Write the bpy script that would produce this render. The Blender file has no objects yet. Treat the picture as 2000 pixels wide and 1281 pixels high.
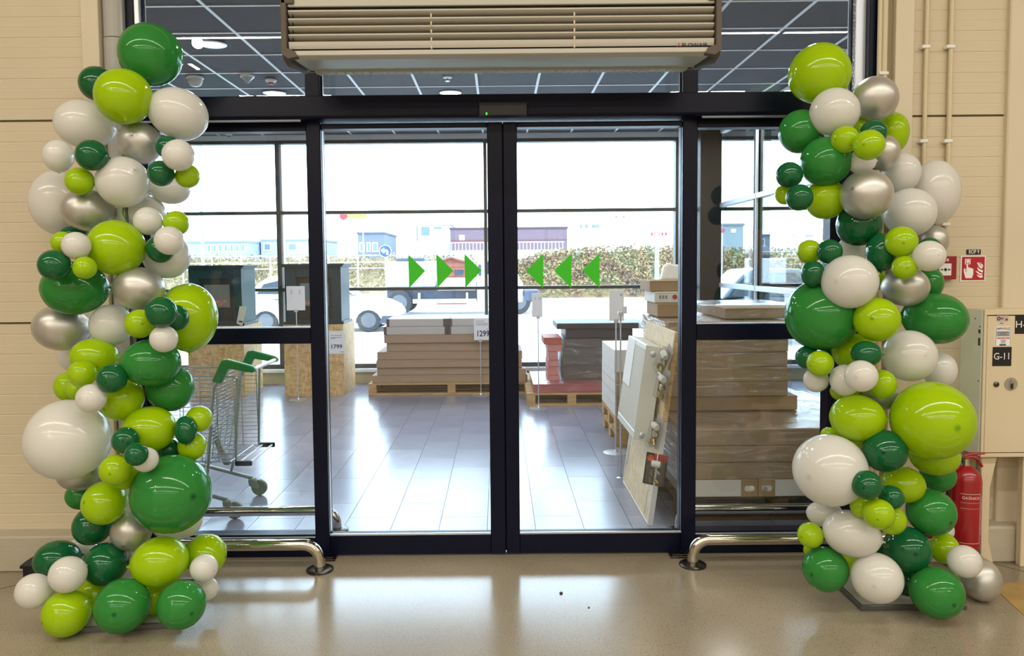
import bpy, bmesh, math, random
from mathutils import Vector, Matrix, Euler
random.seed(7)
sc = bpy.context.scene
C = sc.collection

# ------------------------------------------------------------------ camera
FPX, CX, CY, HC = 1467.0, 975.0, 600.0, 1.64
AL, RHO = math.atan(85 / 1467), 0.0092
fwd = Vector((0, math.cos(AL), -math.sin(AL)))
up0 = Vector((0, math.sin(AL), math.cos(AL)))
rgt = math.cos(RHO) * Vector((1, 0, 0)) - math.sin(RHO) * up0
upv = math.cos(RHO) * up0 + math.sin(RHO) * Vector((1, 0, 0))
cd = bpy.data.cameras.new('camera')
cam = bpy.data.objects.new('camera', cd)
C.objects.link(cam)
cd.sensor_fit = 'HORIZONTAL'
cd.sensor_width = 36.0
cd.lens = FPX / 2000 * 36
cd.shift_x = (1000 - CX) / 2000
cd.shift_y = (CY - 640.5) / 2000
cd.clip_end = 500
rm = Matrix((rgt, upv, -fwd)).transposed()
cam.matrix_world = Matrix.Translation((0, 0, HC)) @ rm.to_4x4()
sc.camera = cam

# ------------------------------------------------------------------ sky, lamps, exposure
sc.view_settings.view_transform = 'Standard'
sc.view_settings.look = 'None'
sc.view_settings.exposure = 0.0
sc.view_settings.gamma = 1.0
sc.view_settings.use_curve_mapping = False
sc.cycles.use_denoising = True
sc.cycles.transparent_max_bounces = 32
sc.cycles.max_bounces = 10
sc.cycles.sample_clamp_indirect = 6.0
w = bpy.data.worlds.new('overcast_sky')
sc.world = w
w.use_nodes = True
bg = w.node_tree.nodes['Background']
bg.inputs[0].default_value = (0.63, 0.80, 1.0, 1)
bg.inputs[1].default_value = 10.0


def lamp(name, x, y, z, sx, sy, power, col=(1.0, 0.955, 0.87)):
    l = bpy.data.lights.new(name, 'AREA')
    l.shape = 'RECTANGLE'
    l.size, l.size_y = sx, sy
    l.energy = power
    l.color = col
    o = bpy.data.objects.new(name, l)
    o.location = (x, y, z)
    C.objects.link(o)


HALL_Z = 6.6
for yy, pw in ((0.9, 250), (-2.9, 280), (-6.7, 300), (-10.2, 300)):       # tube lamp rows hung in the hall, rear ones added for even light
    for k in range(-3, 3):
        lamp('hall_tube_lamp', 1.2 + k * 3.0 + 1.5, yy, 5.0, 2.93, 0.07, pw / 4.5)
lamp('hall_tube_lamp', -5.1, -5.6, 5.0, 0.07, 2.6, 65)
# ------------------------------------------------------------------ helpers
def ray(px, py):
    return fwd + rgt * ((px - CX) / FPX) - upv * ((py - CY) / FPX)


def P(px, py, Y):
    d = ray(px, py)
    t = Y / d.y
    return Vector((d.x * t, Y, HC + d.z * t))


def PX(px, py, X):
    d = ray(px, py)
    t = X / d.x
    return Vector((X, d.y * t, HC + d.z * t))


def F(px, py, z=0.0):
    d = ray(px, py)
    t = (z - HC) / d.z
    return Vector((d.x * t, d.y * t, z))


_d = ray(383, 82)                                               # one small warm spot lamp hung in the hall
_t = 2.96 / _d.z
_s = bpy.data.lights.new('hall_spot_lamp', 'POINT')
_s.energy, _s.color, _s.shadow_soft_size = 55, (1, .74, .45), .07
_o = bpy.data.objects.new('hall_spot_lamp', _s)
_o.location = (_d.x * _t, 2 * 4.17 - _d.y * _t, 4.6)
C.objects.link(_o)


def lin(c):
    out = []
    for v in c[:3]:
        v = v / 255.0
        out.append(v / 12.92 if v <= .04045 else ((v + .055) / 1.055) ** 2.4)
    return tuple(out) + (1.0,)


def mat(name, col, rough=.5, metal=0.0, spec=.5, coat=0.0, var=0.0, vscale=6.0, bump=0.0, bscale=60.0, stretch=None, emit=0.0, trans=0.0, col2=None, lo=.35, hi=.65):
    m = bpy.data.materials.new(name)
    m.use_nodes = True
    nt = m.node_tree
    b = nt.nodes['Principled BSDF']
    c = lin(col)
    b.inputs['Base Color'].default_value = c
    b.inputs['Roughness'].default_value = rough
    b.inputs['Metallic'].default_value = metal
    b.inputs['Specular IOR Level'].default_value = spec
    b.inputs['Coat Weight'].default_value = coat
    b.inputs['Coat Roughness'].default_value = .08
    if emit:
        b.inputs['Emission Color'].default_value = c
        b.inputs['Emission Strength'].default_value = emit
    src = None
    if var or bump or col2:
        tc = nt.nodes.new('ShaderNodeTexCoord')
        src = tc.outputs['Object']
        if stretch:
            mp = nt.nodes.new('ShaderNodeMapping')
            mp.inputs['Scale'].default_value = stretch
            nt.links.new(src, mp.inputs[0])
            src = mp.outputs[0]
    if var or col2:
        n = nt.nodes.new('ShaderNodeTexNoise')
        n.inputs['Scale'].default_value = vscale
        n.inputs['Detail'].default_value = 6
        r = nt.nodes.new('ShaderNodeValToRGB')
        r.color_ramp.elements[0].position, r.color_ramp.elements[1].position = lo, hi
        c2 = lin(col2) if col2 else tuple(v * (1 - var) for v in c[:3]) + (1,)
        r.color_ramp.elements[0].color, r.color_ramp.elements[1].color = c2, c
        nt.links.new(src, n.inputs[0])
        nt.links.new(n.outputs[0], r.inputs[0])
        nt.links.new(r.outputs[0], b.inputs['Base Color'])
    if bump:
        n2 = nt.nodes.new('ShaderNodeTexNoise')
        n2.inputs['Scale'].default_value = bscale
        n2.inputs['Detail'].default_value = 4
        bp = nt.nodes.new('ShaderNodeBump')
        bp.inputs['Strength'].default_value = bump
        bp.inputs['Distance'].default_value = .01
        nt.links.new(src, n2.inputs[0])
        nt.links.new(n2.outputs[0], bp.inputs['Height'])
        nt.links.new(bp.outputs[0], b.inputs['Normal'])
    return m


def glass_mat(name, tint=(.97, .985, .98), r0=.04, film=False, keep=0.0):
    """clear pane: see-through plus a mirror layer that grows at grazing angles (keep = share of milky film)"""
    m = bpy.data.materials.new(name)
    m.use_nodes = True
    nt = m.node_tree
    for n in list(nt.nodes):
        nt.nodes.remove(n)
    N, L = nt.nodes.new, nt.links.new
    out = N('ShaderNodeOutputMaterial')
    tr, gl, mix = N('ShaderNodeBsdfTransparent'), N('ShaderNodeBsdfGlossy'), N('ShaderNodeMixShader')
    tr.inputs[0].default_value = tint + (1,)
    gl.inputs['Roughness'].default_value = .16 if film else 0.0
    lw = N('ShaderNodeLayerWeight')
    lw.inputs['Blend'].default_value = .5
    p5, ml, ad = N('ShaderNodeMath'), N('ShaderNodeMath'), N('ShaderNodeMath')
    p5.operation, ml.operation, ad.operation = 'POWER', 'MULTIPLY', 'ADD'
    p5.inputs[1].default_value, ml.inputs[1].default_value, ad.inputs[1].default_value = 5.0, 1 - r0, r0
    L(lw.outputs['Facing'], p5.inputs[0])
    L(p5.outputs[0], ml.inputs[0])
    L(ml.outputs[0], ad.inputs[0])
    L(ad.outputs[0], mix.inputs[0])
    base = tr.outputs[0]
    if film:
        tc, mp, ns, bp, rp, df, m2 = N('ShaderNodeTexCoord'), N('ShaderNodeMapping'), N('ShaderNodeTexNoise'), N('ShaderNodeBump'), N('ShaderNodeValToRGB'), N('ShaderNodeBsdfDiffuse'), N('ShaderNodeMixShader')
        mp.inputs['Scale'].default_value = (2.2, 2.2, 14)
        mp.inputs['Rotation'].default_value = (.12, .18, .1)
        ns.inputs['Scale'].default_value = 1.6
        ns.inputs['Detail'].default_value = 9
        ns.inputs['Distortion'].default_value = 1.4
        L(tc.outputs['Object'], mp.inputs[0])
        L(mp.outputs[0], ns.inputs[0])
        L(ns.outputs[0], bp.inputs['Height'])
        bp.inputs['Strength'].default_value = .9
        bp.inputs['Distance'].default_value = .05
        L(bp.outputs[0], gl.inputs['Normal'])
        rp.color_ramp.elements[0].position, rp.color_ramp.elements[1].position = .52, .72
        rp.color_ramp.elements[0].color, rp.color_ramp.elements[1].color = (keep * .25,) * 3 + (1,), (keep * 1.6,) * 3 + (1,)
        L(ns.outputs[0], rp.inputs[0])
        L(rp.outputs[0], m2.inputs[0])
        L(tr.outputs[0], m2.inputs[1])
        L(df.outputs[0], m2.inputs[2])
        df.inputs[0].default_value = (.85, .85, .85, 1)
        base = m2.outputs[0]
    L(base, mix.inputs[1])
    L(gl.outputs[0], mix.inputs[2])
    L(mix.outputs[0], out.inputs[0])
    return m


def wloc(o):
    v = Vector((0, 0, 0))
    while o is not None:
        v += o.location
        o = o.parent
    return v


def tag(o, label=None, cat=None, group=None, kind=None):
    if label:
        o['label'] = label
    if cat:
        o['category'] = cat
    if group:
        o['group'] = group
    if kind:
        o['kind'] = kind
    return o


def thing(name, label, cat, loc=(0, 0, 0), group=None):
    o = bpy.data.objects.new(name, None)
    o.empty_display_size = .1
    C.objects.link(o)
    o.location = loc
    return tag(o, label, cat, group)


def struct(name, label, loc=(0, 0, 0)):
    o = bpy.data.objects.new(name, None)
    o.empty_display_size = .1
    C.objects.link(o)
    o.location = loc
    return tag(o, label, None, None, 'structure')


def copy_tree(o, loc, label=None):
    c = o.copy()
    C.objects.link(c)
    c.location = loc
    if label:
        c['label'] = label
    for ch in list(o.children):
        d = ch.copy()
        C.objects.link(d)
        d.parent = c
        for g in list(ch.children):
            e = g.copy()
            C.objects.link(e)
            e.parent = d
    return c


class MB:
    def __init__(s):
        s.v, s.f = [], []

    def add(s, vs, fs, mx=None):
        n = len(s.v)
        s.v += [tuple(mx @ Vector(v)) if mx else tuple(v) for v in vs]
        s.f += [tuple(i + n for i in f) for f in fs]
        return s

    def box(s, x0, x1, y0, y1, z0, z1, mx=None):
        x0, x1, y0, y1, z0, z1 = min(x0, x1), max(x0, x1), min(y0, y1), max(y0, y1), min(z0, z1), max(z0, z1)
        vs = [(x0, y0, z0), (x1, y0, z0), (x1, y1, z0), (x0, y1, z0), (x0, y0, z1), (x1, y0, z1), (x1, y1, z1), (x0, y1, z1)]
        return s.add(vs, [(3, 2, 1, 0), (4, 5, 6, 7), (0, 1, 5, 4), (1, 2, 6, 5), (2, 3, 7, 6), (3, 0, 4, 7)], mx)

    def prism(s, poly, axis, a, b, mx=None):
        """poly of 2-D points; axis 'x': (y,z), 'y': (x,z), 'z': (x,y)"""
        def pt(p, t):
            return (t, p[0], p[1]) if axis == 'x' else (p[0], t, p[1]) if axis == 'y' else (p[0], p[1], t)
        n = len(poly)
        vs = [pt(p, a) for p in poly] + [pt(p, b) for p in poly]
        fs = [tuple(range(n))[::-1], tuple(range(n, 2 * n))] + [(i, (i + 1) % n, n + (i + 1) % n, n + i) for i in range(n)]
        return s.add(vs, fs, mx)

    def tube(s, pts, r, n=8, mx=None, cap=True):
        pts = [Vector(p) for p in pts]
        rs = r if isinstance(r, (list, tuple)) else [r] * len(pts)
        vs, fs = [], []
        ref = None
        for i, p in enumerate(pts):
            if i == 0:
                t = pts[1] - p
            elif i == len(pts) - 1:
                t = p - pts[i - 1]
            else:
                t = (pts[i + 1] - p).normalized() + (p - pts[i - 1]).normalized()
            t.normalize()
            if ref is None:
                ref = Vector((0, 0, 1)) if abs(t.z) < .9 else Vector((1, 0, 0))
            u = ref - t * ref.dot(t)
            u.normalize()
            ref = u
            v = t.cross(u)
            for k in range(n):
                a = 2 * math.pi * k / n
                vs.append(p + (u * math.cos(a) + v * math.sin(a)) * rs[i])
        for i in range(len(pts) - 1):
            for k in range(n):
                fs.append((i * n + k, i * n + (k + 1) % n, (i + 1) * n + (k + 1) % n, (i + 1) * n + k))
        if cap:
            fs.append(tuple(range(n))[::-1])
            fs.append(tuple(range((len(pts) - 1) * n, len(pts) * n)))
        return s.add(vs, fs, mx)

    def lathe(s, prof, n=24, mx=None):
        """prof of (r, z) turned about z"""
        vs, fs = [], []
        for (r, z) in prof:
            for k in range(n):
                a = 2 * math.pi * k / n
                vs.append((r * math.cos(a), r * math.sin(a), z))
        m = len(prof)
        for i in range(m - 1):
            for k in range(n):
                fs.append((i * n + k, i * n + (k + 1) % n, (i + 1) * n + (k + 1) % n, (i + 1) * n + k))
        fs.append(tuple(range(n))[::-1])
        fs.append(tuple(range((m - 1) * n, m * n)))
        return s.add(vs, fs, mx)

    def build(s, name, m, parent=None, bevel=0.0, smooth=False, seg=1, loc=None):
        me = bpy.data.meshes.new(name)
        if parent is not None:
            base = wloc(parent)
        elif loc is not None:
            base = Vector(loc)
        else:
            xs, ys, zs = zip(*s.v)
            base = Vector(((min(xs) + max(xs)) / 2, (min(ys) + max(ys)) / 2, min(zs)))
        me.from_pydata([tuple(Vector(v) - base) for v in s.v], [], s.f)
        bm = bmesh.new()
        bm.from_mesh(me)
        bmesh.ops.recalc_face_normals(bm, faces=bm.faces)
        bm.to_mesh(me)
        bm.free()
        if smooth:
            me.shade_smooth()
        me.materials.append(m)
        o = bpy.data.objects.new(name, me)
        C.objects.link(o)
        if parent is not None:
            o.parent = parent
        else:
            o.location = base
        if bevel:
            bv = o.modifiers.new('bevel', 'BEVEL')
            bv.width, bv.segments, bv.limit_method = bevel, seg, 'ANGLE'
            bv.angle_limit = math.radians(40)
        if smooth:
            try:
                me.set_sharp_from_angle(angle=math.radians(40))
            except Exception:
                pass
        return o


def bx(name, m, parent, x0, x1, y0, y1, z0, z1, bevel=0.0, mx=None, seg=1):
    return MB().box(x0, x1, y0, y1, z0, z1, mx).build(name, m, parent, bevel, seg=seg)


def text(name, body, size, m, parent, loc, wide=None, mx=None, ex=.0008, wrap=None, bold=.0):
    """flat lettering that faces -Y, centred at loc"""
    cu = bpy.data.curves.new('lettering', 'FONT')
    cu.body, cu.size, cu.extrude = body, size, ex
    cu.align_x, cu.align_y = 'CENTER', 'CENTER'
    cu.resolution_u = 3
    cu.offset = bold * size
    tmp = bpy.data.objects.new('lettering', cu)
    me = bpy.data.meshes.new_from_object(tmp)
    bpy.data.objects.remove(tmp)
    xs = [v.co.x for v in me.vertices]
    k = 1.0
    if wide:
        k = wide / max(1e-6, max(xs) - min(xs))
    rot = Matrix(((1, 0, 0), (0, 0, -1), (0, 1, 0)))
    base = wloc(parent)
    for v in me.vertices:
        c = rot @ Vector((v.co.x * k, v.co.y, v.co.z))
        if mx:
            c = mx @ c
        c = c + Vector(loc)
        if wrap:
            c = wrap(c)
        v.co = c - base
    me.materials.clear()
    me.materials.append(m)
    o = bpy.data.objects.new(name, me)
    C.objects.link(o)
    o.parent = parent
    return o


def arc_path(a, b, c, r, n=8):
    """points of a rounded corner a-b-c with radius r"""
    a, b, c = Vector(a), Vector(b), Vector(c)
    u, v = (a - b).normalized(), (c - b).normalized()
    half = u.angle(v) / 2
    d = r / math.tan(half)
    cen = b + (u + v).normalized() * (r / math.sin(half))
    p0, p1 = b + u * d, b + v * d
    e0, e1 = (p0 - cen), (p1 - cen)
    ang = e0.angle(e1)
    out = []
    for i in range(n + 1):
        t = i / n
        out.append(cen + (e0 * math.sin((1 - t) * ang) + e1 * math.sin(t * ang)) / math.sin(ang))
    return out

# ------------------------------------------------------------------ materials
cream = mat('cream_wall_paint', (208, 194, 166), .55, var=.06, vscale=1.3, bump=.05, bscale=220)
cream2 = mat('cream_flashing', (213, 200, 174), .45, var=.04, vscale=2)
greyflash = mat('grey_flashing', (168, 166, 158), .4, var=.05, vscale=2)
plinth_m = mat('painted_concrete', (184, 174, 152), .7, var=.14, vscale=3, bump=.25, bscale=40)
black_al = mat('dark_aluminium', (7, 12, 36), .34, spec=.2, var=.1, vscale=40)  # blue tint in the base colour stands in for veiling glare
silver_al = mat('silver_gasket', (205, 210, 218), .3, metal=.6)
chrome = mat('polished_steel', (205, 200, 190), .1, metal=1.0)
dark_steel = mat('dark_steel_flange', (92, 88, 84), .3, metal=1.0)
white_al = mat('white_bar', (214, 219, 228), .4)
glass = glass_mat('clear_glass')
white_plastic = mat('white_plastic', (232, 231, 226), .4)
black_plastic = mat('black_plastic', (18, 18, 20), .5)
paper_white = mat('white_print', (238, 238, 236), .5)
ink = mat('dark_ink', (22, 24, 34), .6)
blue_ink = mat('blue_ink', (30, 52, 104), .6)
red_print = mat('red_print', (176, 22, 34), .5)
tile_dark = mat('ceiling_tile', (74, 74, 82), .85, var=.1, vscale=5, bump=.1, bscale=300)
grid_white = mat('ceiling_grid', (226, 228, 232), .4)
deck_dark = mat('ceiling_deck', (38, 38, 42), .9)
floor_tile_m = mat('grey_floor_tile', (138, 144, 166), .2, spec=.65, var=.16, vscale=2.2, bump=.04, bscale=60)
floor_tile_b = mat('grey_floor_tile_pale', (146, 151, 172), .21, spec=.65, var=.18, vscale=2.6, bump=.04, bscale=60)
grout = mat('dark_grout', (70, 73, 80), .8)
asphalt = mat('pale_asphalt', (196, 196, 196), .8, var=.12, vscale=.4)
kerb_m = mat('kerb_concrete', (200, 200, 196), .8)


def terrazzo():
    m = mat('polished_terrazzo', (176, 168, 148), .1, spec=1.0)
    nt = m.node_tree
    N, L = nt.nodes.new, nt.links.new
    b = nt.nodes['Principled BSDF']
    tc = N('ShaderNodeTexCoord')
    big, sm, fine = N('ShaderNodeTexNoise'), N('ShaderNodeTexVoronoi'), N('ShaderNodeTexNoise')
    big.inputs['Scale'].default_value, big.inputs['Detail'].default_value = .9, 5
    sm.inputs['Scale'].default_value = 85
    fine.inputs['Scale'].default_value, fine.inputs['Detail'].default_value = 150, 3
    r1, r2, r3 = N('ShaderNodeValToRGB'), N('ShaderNodeValToRGB'), N('ShaderNodeValToRGB')
    m1, m2 = N('ShaderNodeMix'), N('ShaderNodeMix')
    for q in (m1, m2):
        q.data_type, q.blend_type = 'RGBA', 'MULTIPLY'
    r1.color_ramp.elements[0].position, r1.color_ramp.elements[1].position = .3, .7
    r1.color_ramp.elements[0].color, r1.color_ramp.elements[1].color = lin((146, 134, 112)), lin((168, 156, 134))
    r2.color_ramp.elements[0].position, r2.color_ramp.elements[1].position = .10, .22
    r2.color_ramp.elements[0].color, r2.color_ramp.elements[1].color = (.12, .1, .08, 1), (1, 1, 1, 1)
    r3.color_ramp.elements[0].position, r3.color_ramp.elements[1].position = .36, .58
    r3.color_ramp.elements[0].color, r3.color_ramp.elements[1].color = (.62, .6, .56, 1), (1.0, 1.0, 1.0, 1)
    for n in (big, sm, fine):
        L(tc.outputs['Object'], n.inputs['Vector'])
    L(big.outputs[0], r1.inputs[0])
    L(sm.outputs['Distance'], r2.inputs[0])
    L(fine.outputs[0], r3.inputs[0])
    L(r1.outputs[0], m1.inputs[6])
    L(r2.outputs[0], m1.inputs[7])
    m1.inputs[0].default_value = .75
    L(m1.outputs[2], m2.inputs[6])
    L(r3.outputs[0], m2.inputs[7])
    m2.inputs[0].default_value = .55
    L(m2.outputs[2], b.inputs['Base Color'])
    rr = N('ShaderNodeMapRange')
    rr.inputs['To Min'].default_value, rr.inputs['To Max'].default_value = .13, .21
    L(big.outputs[0], rr.inputs['Value'])
    L(rr.outputs[0], b.inputs['Roughness'])
    return m


terr = terrazzo()


def osb_mat(nm='strand_board', ca=(170, 128, 78), cb=(226, 198, 150)):
    m = mat(nm, (205, 172, 122), .65)
    nt = m.node_tree
    N, L = nt.nodes.new, nt.links.new
    b = nt.nodes['Principled BSDF']
    tc, mp, mp2 = N('ShaderNodeTexCoord'), N('ShaderNodeMapping'), N('ShaderNodeMapping')
    v, v2 = N('ShaderNodeTexVoronoi'), N('ShaderNodeTexVoronoi')
    mp.inputs['Scale'].default_value, mp.inputs['Rotation'].default_value = (40, 40, 14), (.3, .5, .4)
    mp2.inputs['Scale'].default_value, mp2.inputs['Rotation'].default_value = (14, 40, 42), (.9, -.4, .2)
    v.inputs['Scale'].default_value, v2.inputs['Scale'].default_value = 1, 1
    r = N('ShaderNodeValToRGB')
    r.color_ramp.elements[0].color, r.color_ramp.elements[1].color = lin(ca), lin(cb)
    mx = N('ShaderNodeMix')
    mx.data_type = 'RGBA'
    mx.inputs[0].default_value = .5
    for a in (mp, mp2):
        L(tc.outputs['Object'], a.inputs[0])
    L(mp.outputs[0], v.inputs['Vector'])
    L(mp2.outputs[0], v2.inputs['Vector'])
    L(v.outputs['Color'], mx.inputs[6])
    L(v2.outputs['Color'], mx.inputs[7])
    L(mx.outputs[2], r.inputs[0])
    L(r.outputs[0], b.inputs['Base Color'])
    return m


osb = osb_mat()
osb_pale = osb_mat('pale_strand_board', (204, 180, 138), (240, 226, 196))

# ------------------------------------------------------------------ the setting: floors, walls, ceilings
YF = 4.14                     # front of the door frame
YW = 4.09                     # face of the hall wall
YG = 10.4                     # outer glazing of the lobby
CZ = HC + 1.783               # lobby ceiling
fl = struct('floor', 'polished beige terrazzo floor of the hall with dark specks')
bx('terrazzo_slab', terr, fl, -12, 12, -12, YF + .05, -.1, 0)
joint_m = mat('floor_joint', (96, 90, 78), .8)
a, b = F(0, 1150), F(46, 1140)
MB().prism([(a.x, a.y), (b.x, b.y), (b.x, b.y + .006), (a.x, a.y + .006)], 'z', 0.0, .0012).build('floor_joint', joint_m, fl)
a, b = F(1948, 1103), F(2060, 1132)
MB().prism([(a.x, a.y), (b.x, b.y), (b.x, b.y + .008), (a.x, a.y + .008)], 'z', 0.0, .0012).build('floor_joint', joint_m, fl)

fl2 = struct('floor.001', 'grey tiled floor of the entrance lobby behind the glass doors')
bx('grout_bed', grout, fl2, -5.2, 6, YF + .05, YG, -.1, -.004)
tiles = []
TW, TL = .3, .6
x0 = -.387 - .3 * 12
for i in range(0, 23):
    off = .3 if i % 2 else 0.0
    y = YF + .056 - off
    xa = x0 + i * TW
    if xa > 2.75:
        continue
    while y < YG - .05:
        ya, yb = max(y, YF + .056), min(y + TL, YG - .02)
        if yb - ya > .05:
            tiles.append((xa, ya, yb))
        y += TL
shared = {}
for (xa, ya, yb) in tiles:
    L_ = round(yb - ya, 3)
    mk = random.random() < .4
    if (L_, mk) not in shared:
        o = MB().box(.0015, TW - .0015, .0015, L_ - .0015, -.004, 0).build('floor_tile', floor_tile_b if mk else floor_tile_m, fl2)
        shared[(L_, mk)] = o.data
    else:
        o = bpy.data.objects.new('floor_tile', shared[(L_, mk)])
        C.objects.link(o)
        o.parent = fl2
    o.location = (xa, ya, random.uniform(-.0004, 0))
mb = MB()
for xa, xb in ((-5.2, x0), (x0 + 23 * TW, 6)):
    mb.box(xa, xb, YF + .056, YG, -.004, 0)
mb.build('floor_margin', floor_tile_m, fl2)

ce = struct('ceiling', 'dark lobby ceiling of square tiles in a white grid')
bx('ceiling_deck', deck_dark, ce, -5.2, 6, YF + .1, YG + .4, CZ + .03, CZ + .3)
xs = [-.2 + .6 * k for k in range(-8, 11)]
ys = [5.267 - .6 + .6 * k for k in range(0, 11) if 5.267 - .6 + .6 * k < YG]
tile_me = None
for i in range(len(xs) - 1):
    for j in range(len(ys) - 1):
        if tile_me is None:
            o = MB().box(.01, .59, .01, .59, 0, .014).build('ceiling_tile', tile_dark, ce)
            tile_me = o.data
        else:
            o = bpy.data.objects.new('ceiling_tile', tile_me)
            C.objects.link(o)
            o.parent = ce
        o.location = (xs[i], ys[j], CZ + .004)
for x in xs:
    bx('grid_bar', grid_white, ce, x - .012, x + .012, ys[0] - .3, YG, CZ - .002, CZ + .03)
for y in ys:
    bx('grid_bar', grid_white, ce, xs[0], xs[-1], y - .010, y + .010, CZ - .0025, CZ + .029)
bx('ceiling_margin', tile_dark, ce, -5.2, 6, YF + .1, ys[0] - .01, CZ + .004, CZ + .018)
bx('ceiling_margin', tile_dark, ce, -5.2, 6, ys[-1] + .01, YG, CZ + .004, CZ + .018)

# the hall behind the viewer: plain shell that carries the lamps
ce2 = struct('ceiling.001', 'high pale ceiling of the hall')
bx('ceiling_sheet', cream, ce2, -12, 12, -12, 4.4, HALL_Z, HALL_Z + .2)
for nm, args in (('wall_back', (-12, 12, -12.2, -12, 0, HALL_Z)), ('wall_side_west', (-12.2, -12, -12, 4.4, 0, HALL_Z)), ('wall_side_east', (12, 12.2, -12, 4.4, 0, HALL_Z))):
    s = struct(nm, 'plain cream wall of the hall')
    bx('wall_face', cream, s, *args)
# lobby side walls
s = struct('wall_lobby_west', 'plain pale end wall of the lobby')
bx('wall_face', cream, s, -5.4, -5.2, YF + .1, YG + .3, -.1, CZ + .3)
s = struct('wall_lobby_east', 'plain pale end wall of the lobby')
bx('wall_face', cream, s, 6, 6.2, YF + .1, YG + .3, -.1, CZ + .3)

# hall wall either side of the doors: long horizontal panels with fine ribs
JL0, JL1 = P(238, 30, YF).x, P(269, 30, YF).x
JR0, JR1 = P(1672, 50, YF).x, P(1716, 50, YF).x


def wall_panel(par, x0, x1, z0, z1, step, strong):
    pts = [(YW + .12, z0), (YW, z0)]
    n = int((z1 - z0) / step + .5)
    st = (z1 - z0) / max(1, n)
    for k in range(1, n):
        z = z0 + k * st
        dpt = .0018 if k % strong == 0 else .0006
        pts += [(YW, z - .004), (YW + dpt, z - .0015), (YW + dpt, z + .0015), (YW, z + .004)]
    pts += [(YW, z1), (YW + .12, z1)]
    return MB().prism(pts, 'x', x0, x1).build('wall_panel', cream, par)


zA, zB = P(60, 631, YW).z, P(60, 236, YW).z
wl = struct('wall_left', 'cream ribbed panel wall left of the glass doors')
LX1 = P(163, 60, YW).x
for z0, z1 in ((.17, zA - .006), (zA + .006, zB - .006), (zB + .006, 2 * zB - zA - .006), (2 * zB - zA + .006, HALL_Z)):
    wall_panel(wl, -12, LX1 + .03, z0, z1, .055, 2)
bx('joint_backing', mat('panel_joint', (120, 106, 84), .9), wl, -12, LX1, YW + .012, YW + .1, .17, HALL_Z)
zC = P(1870, 226, YW).z
zD = zC - (zB - zA)
wr = struct('wall_right', 'cream ribbed panel wall right of the glass doors')
RX0 = P(1781, 30, YW).x
RX1 = P(1968, 10, YW).x
for z0, z1 in ((.17, zD - .006), (zD + .006, zC - .006), (zC + .006, HALL_Z)):
    wall_panel(wr, RX0 - .03, RX1 + .02, z0, z1, .055, 2)
bx('joint_backing', mat('panel_joint_right', (120, 106, 84), .9), wr, RX0, RX1, YW + .012, YW + .1, .17, HALL_Z)
bx('corner_post', cream2, wr, RX1, RX1 + .5, YW - .03, YW + .12, .17, HALL_Z, .006)
bx('wall_panel', cream, wr, RX1 + .5, 12, YW, YW + .12, .17, HALL_Z)
bl = struct('baseboard_left', 'painted concrete plinth under the left wall')
bx('plinth_block', plinth_m, bl, -12, P(236, 1000, YW).x, 3.97, 4.2, 0, .195, .008)
br = struct('baseboard_right', 'painted concrete plinth under the right wall')
bx('plinth_block', plinth_m, br, P(1745, 1000, YW).x, 12, 3.97, 4.2, 0, .2, .012)
# cover strips at the jambs
t = struct('trim_1', 'cream cover strip between left wall and door frame')
bx('cover_strip', cream2, t, LX1, P(197, 60, YW).x, YW - .025, YW + .05, .19, HALL_Z, .003)
t = struct('trim_2', 'rounded grey cover strip beside the left door jamb')
xa, xb = P(198, 60, YW).x, P(235, 60, YW).x
pts = [(xa, YW + .06)] + [(xa + (xb - xa) * (.5 - .5 * math.cos(math.pi * k / 8)), YW + .02 - .035 * math.sin(math.pi * k / 8)) for k in range(9)] + [(xb, YW + .06)]
MB().prism(pts, 'z', .19, P(215, 73, YW).z).build('cover_strip', greyflash, t)
MB().prism([(x + .004, y - .002) for x, y in pts], 'z', P(215, 73, YW).z + .003, HALL_Z).build('cover_strip', greyflash, t)
t = struct('trim_3', 'cream cover strip between door frame and right wall')
bx('cover_strip', cream2, t, P(1745, 30, YW).x, RX0, YW - .03, YW + .05, .19, HALL_Z, .003)
t = struct('trim_4', 'dull narrow strip beside the right door jamb')
bx('cover_strip', mat('dull_strip', (150, 136, 104), .6), t, JR1, P(1745, 30, YW).x, YW + .0, YW + .06, .19, HALL_Z, .002)
ZTOP = 3.62
t = struct('wall_front', 'cream wall above the glass front')
bx('wall_face', cream, t, JL0 - .1, JR1 + .1, YW + .02, YW + .3, ZTOP, HALL_Z)

# ------------------------------------------------------------------ the dark glazed front
ML0, ML1 = P(606, 640, YF).x, P(634, 640, YF).x
MR0, MR1 = P(1332, 640, YF).x, P(1361, 640, YF).x
LL0, LL1 = P(639, 640, YF + .05).x, P(955, 640, YF + .05).x
CM = P(985, 640, YF).x
RL0, RL1 = P(1012, 640, YF + .05).x, P(1331, 640, YF + .05).x
IL1 = P(330, 640, YF).x
IR0, IR1 = P(1622, 430, YF).x, P(1652, 430, YF).x
ZH0, ZH1 = P(985, 228, 4.05).z, P(985, 183, 4.05).z
Z_G = P(800, 253, YF + .05).z          # top of the door glass
Z_B = P(800, 1034, YF + .05).z         # foot of the door glass
Z_SG = P(560, 256, YF).z
Z_M0, Z_M1 = P(520, 672, YF).z, P(520, 641, YF).z
Z_SB = P(560, 1041, YF).z
tr = struct('trim_5', 'dark metal frame posts and jambs of the glass front')
bx('jamb', black_al, tr, JL0, JL1 - .025, YF, YF + .12, 0, ZTOP, .004)
bx('silver_strip', silver_al, tr, JL1 - .025, JL1, YF + .01, YF + .1, ZH1, ZTOP, .002)
bx('jamb', black_al, tr, JR0 + .055, JR1, YF - .04, YF + .12, 0, ZTOP, .004)
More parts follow.
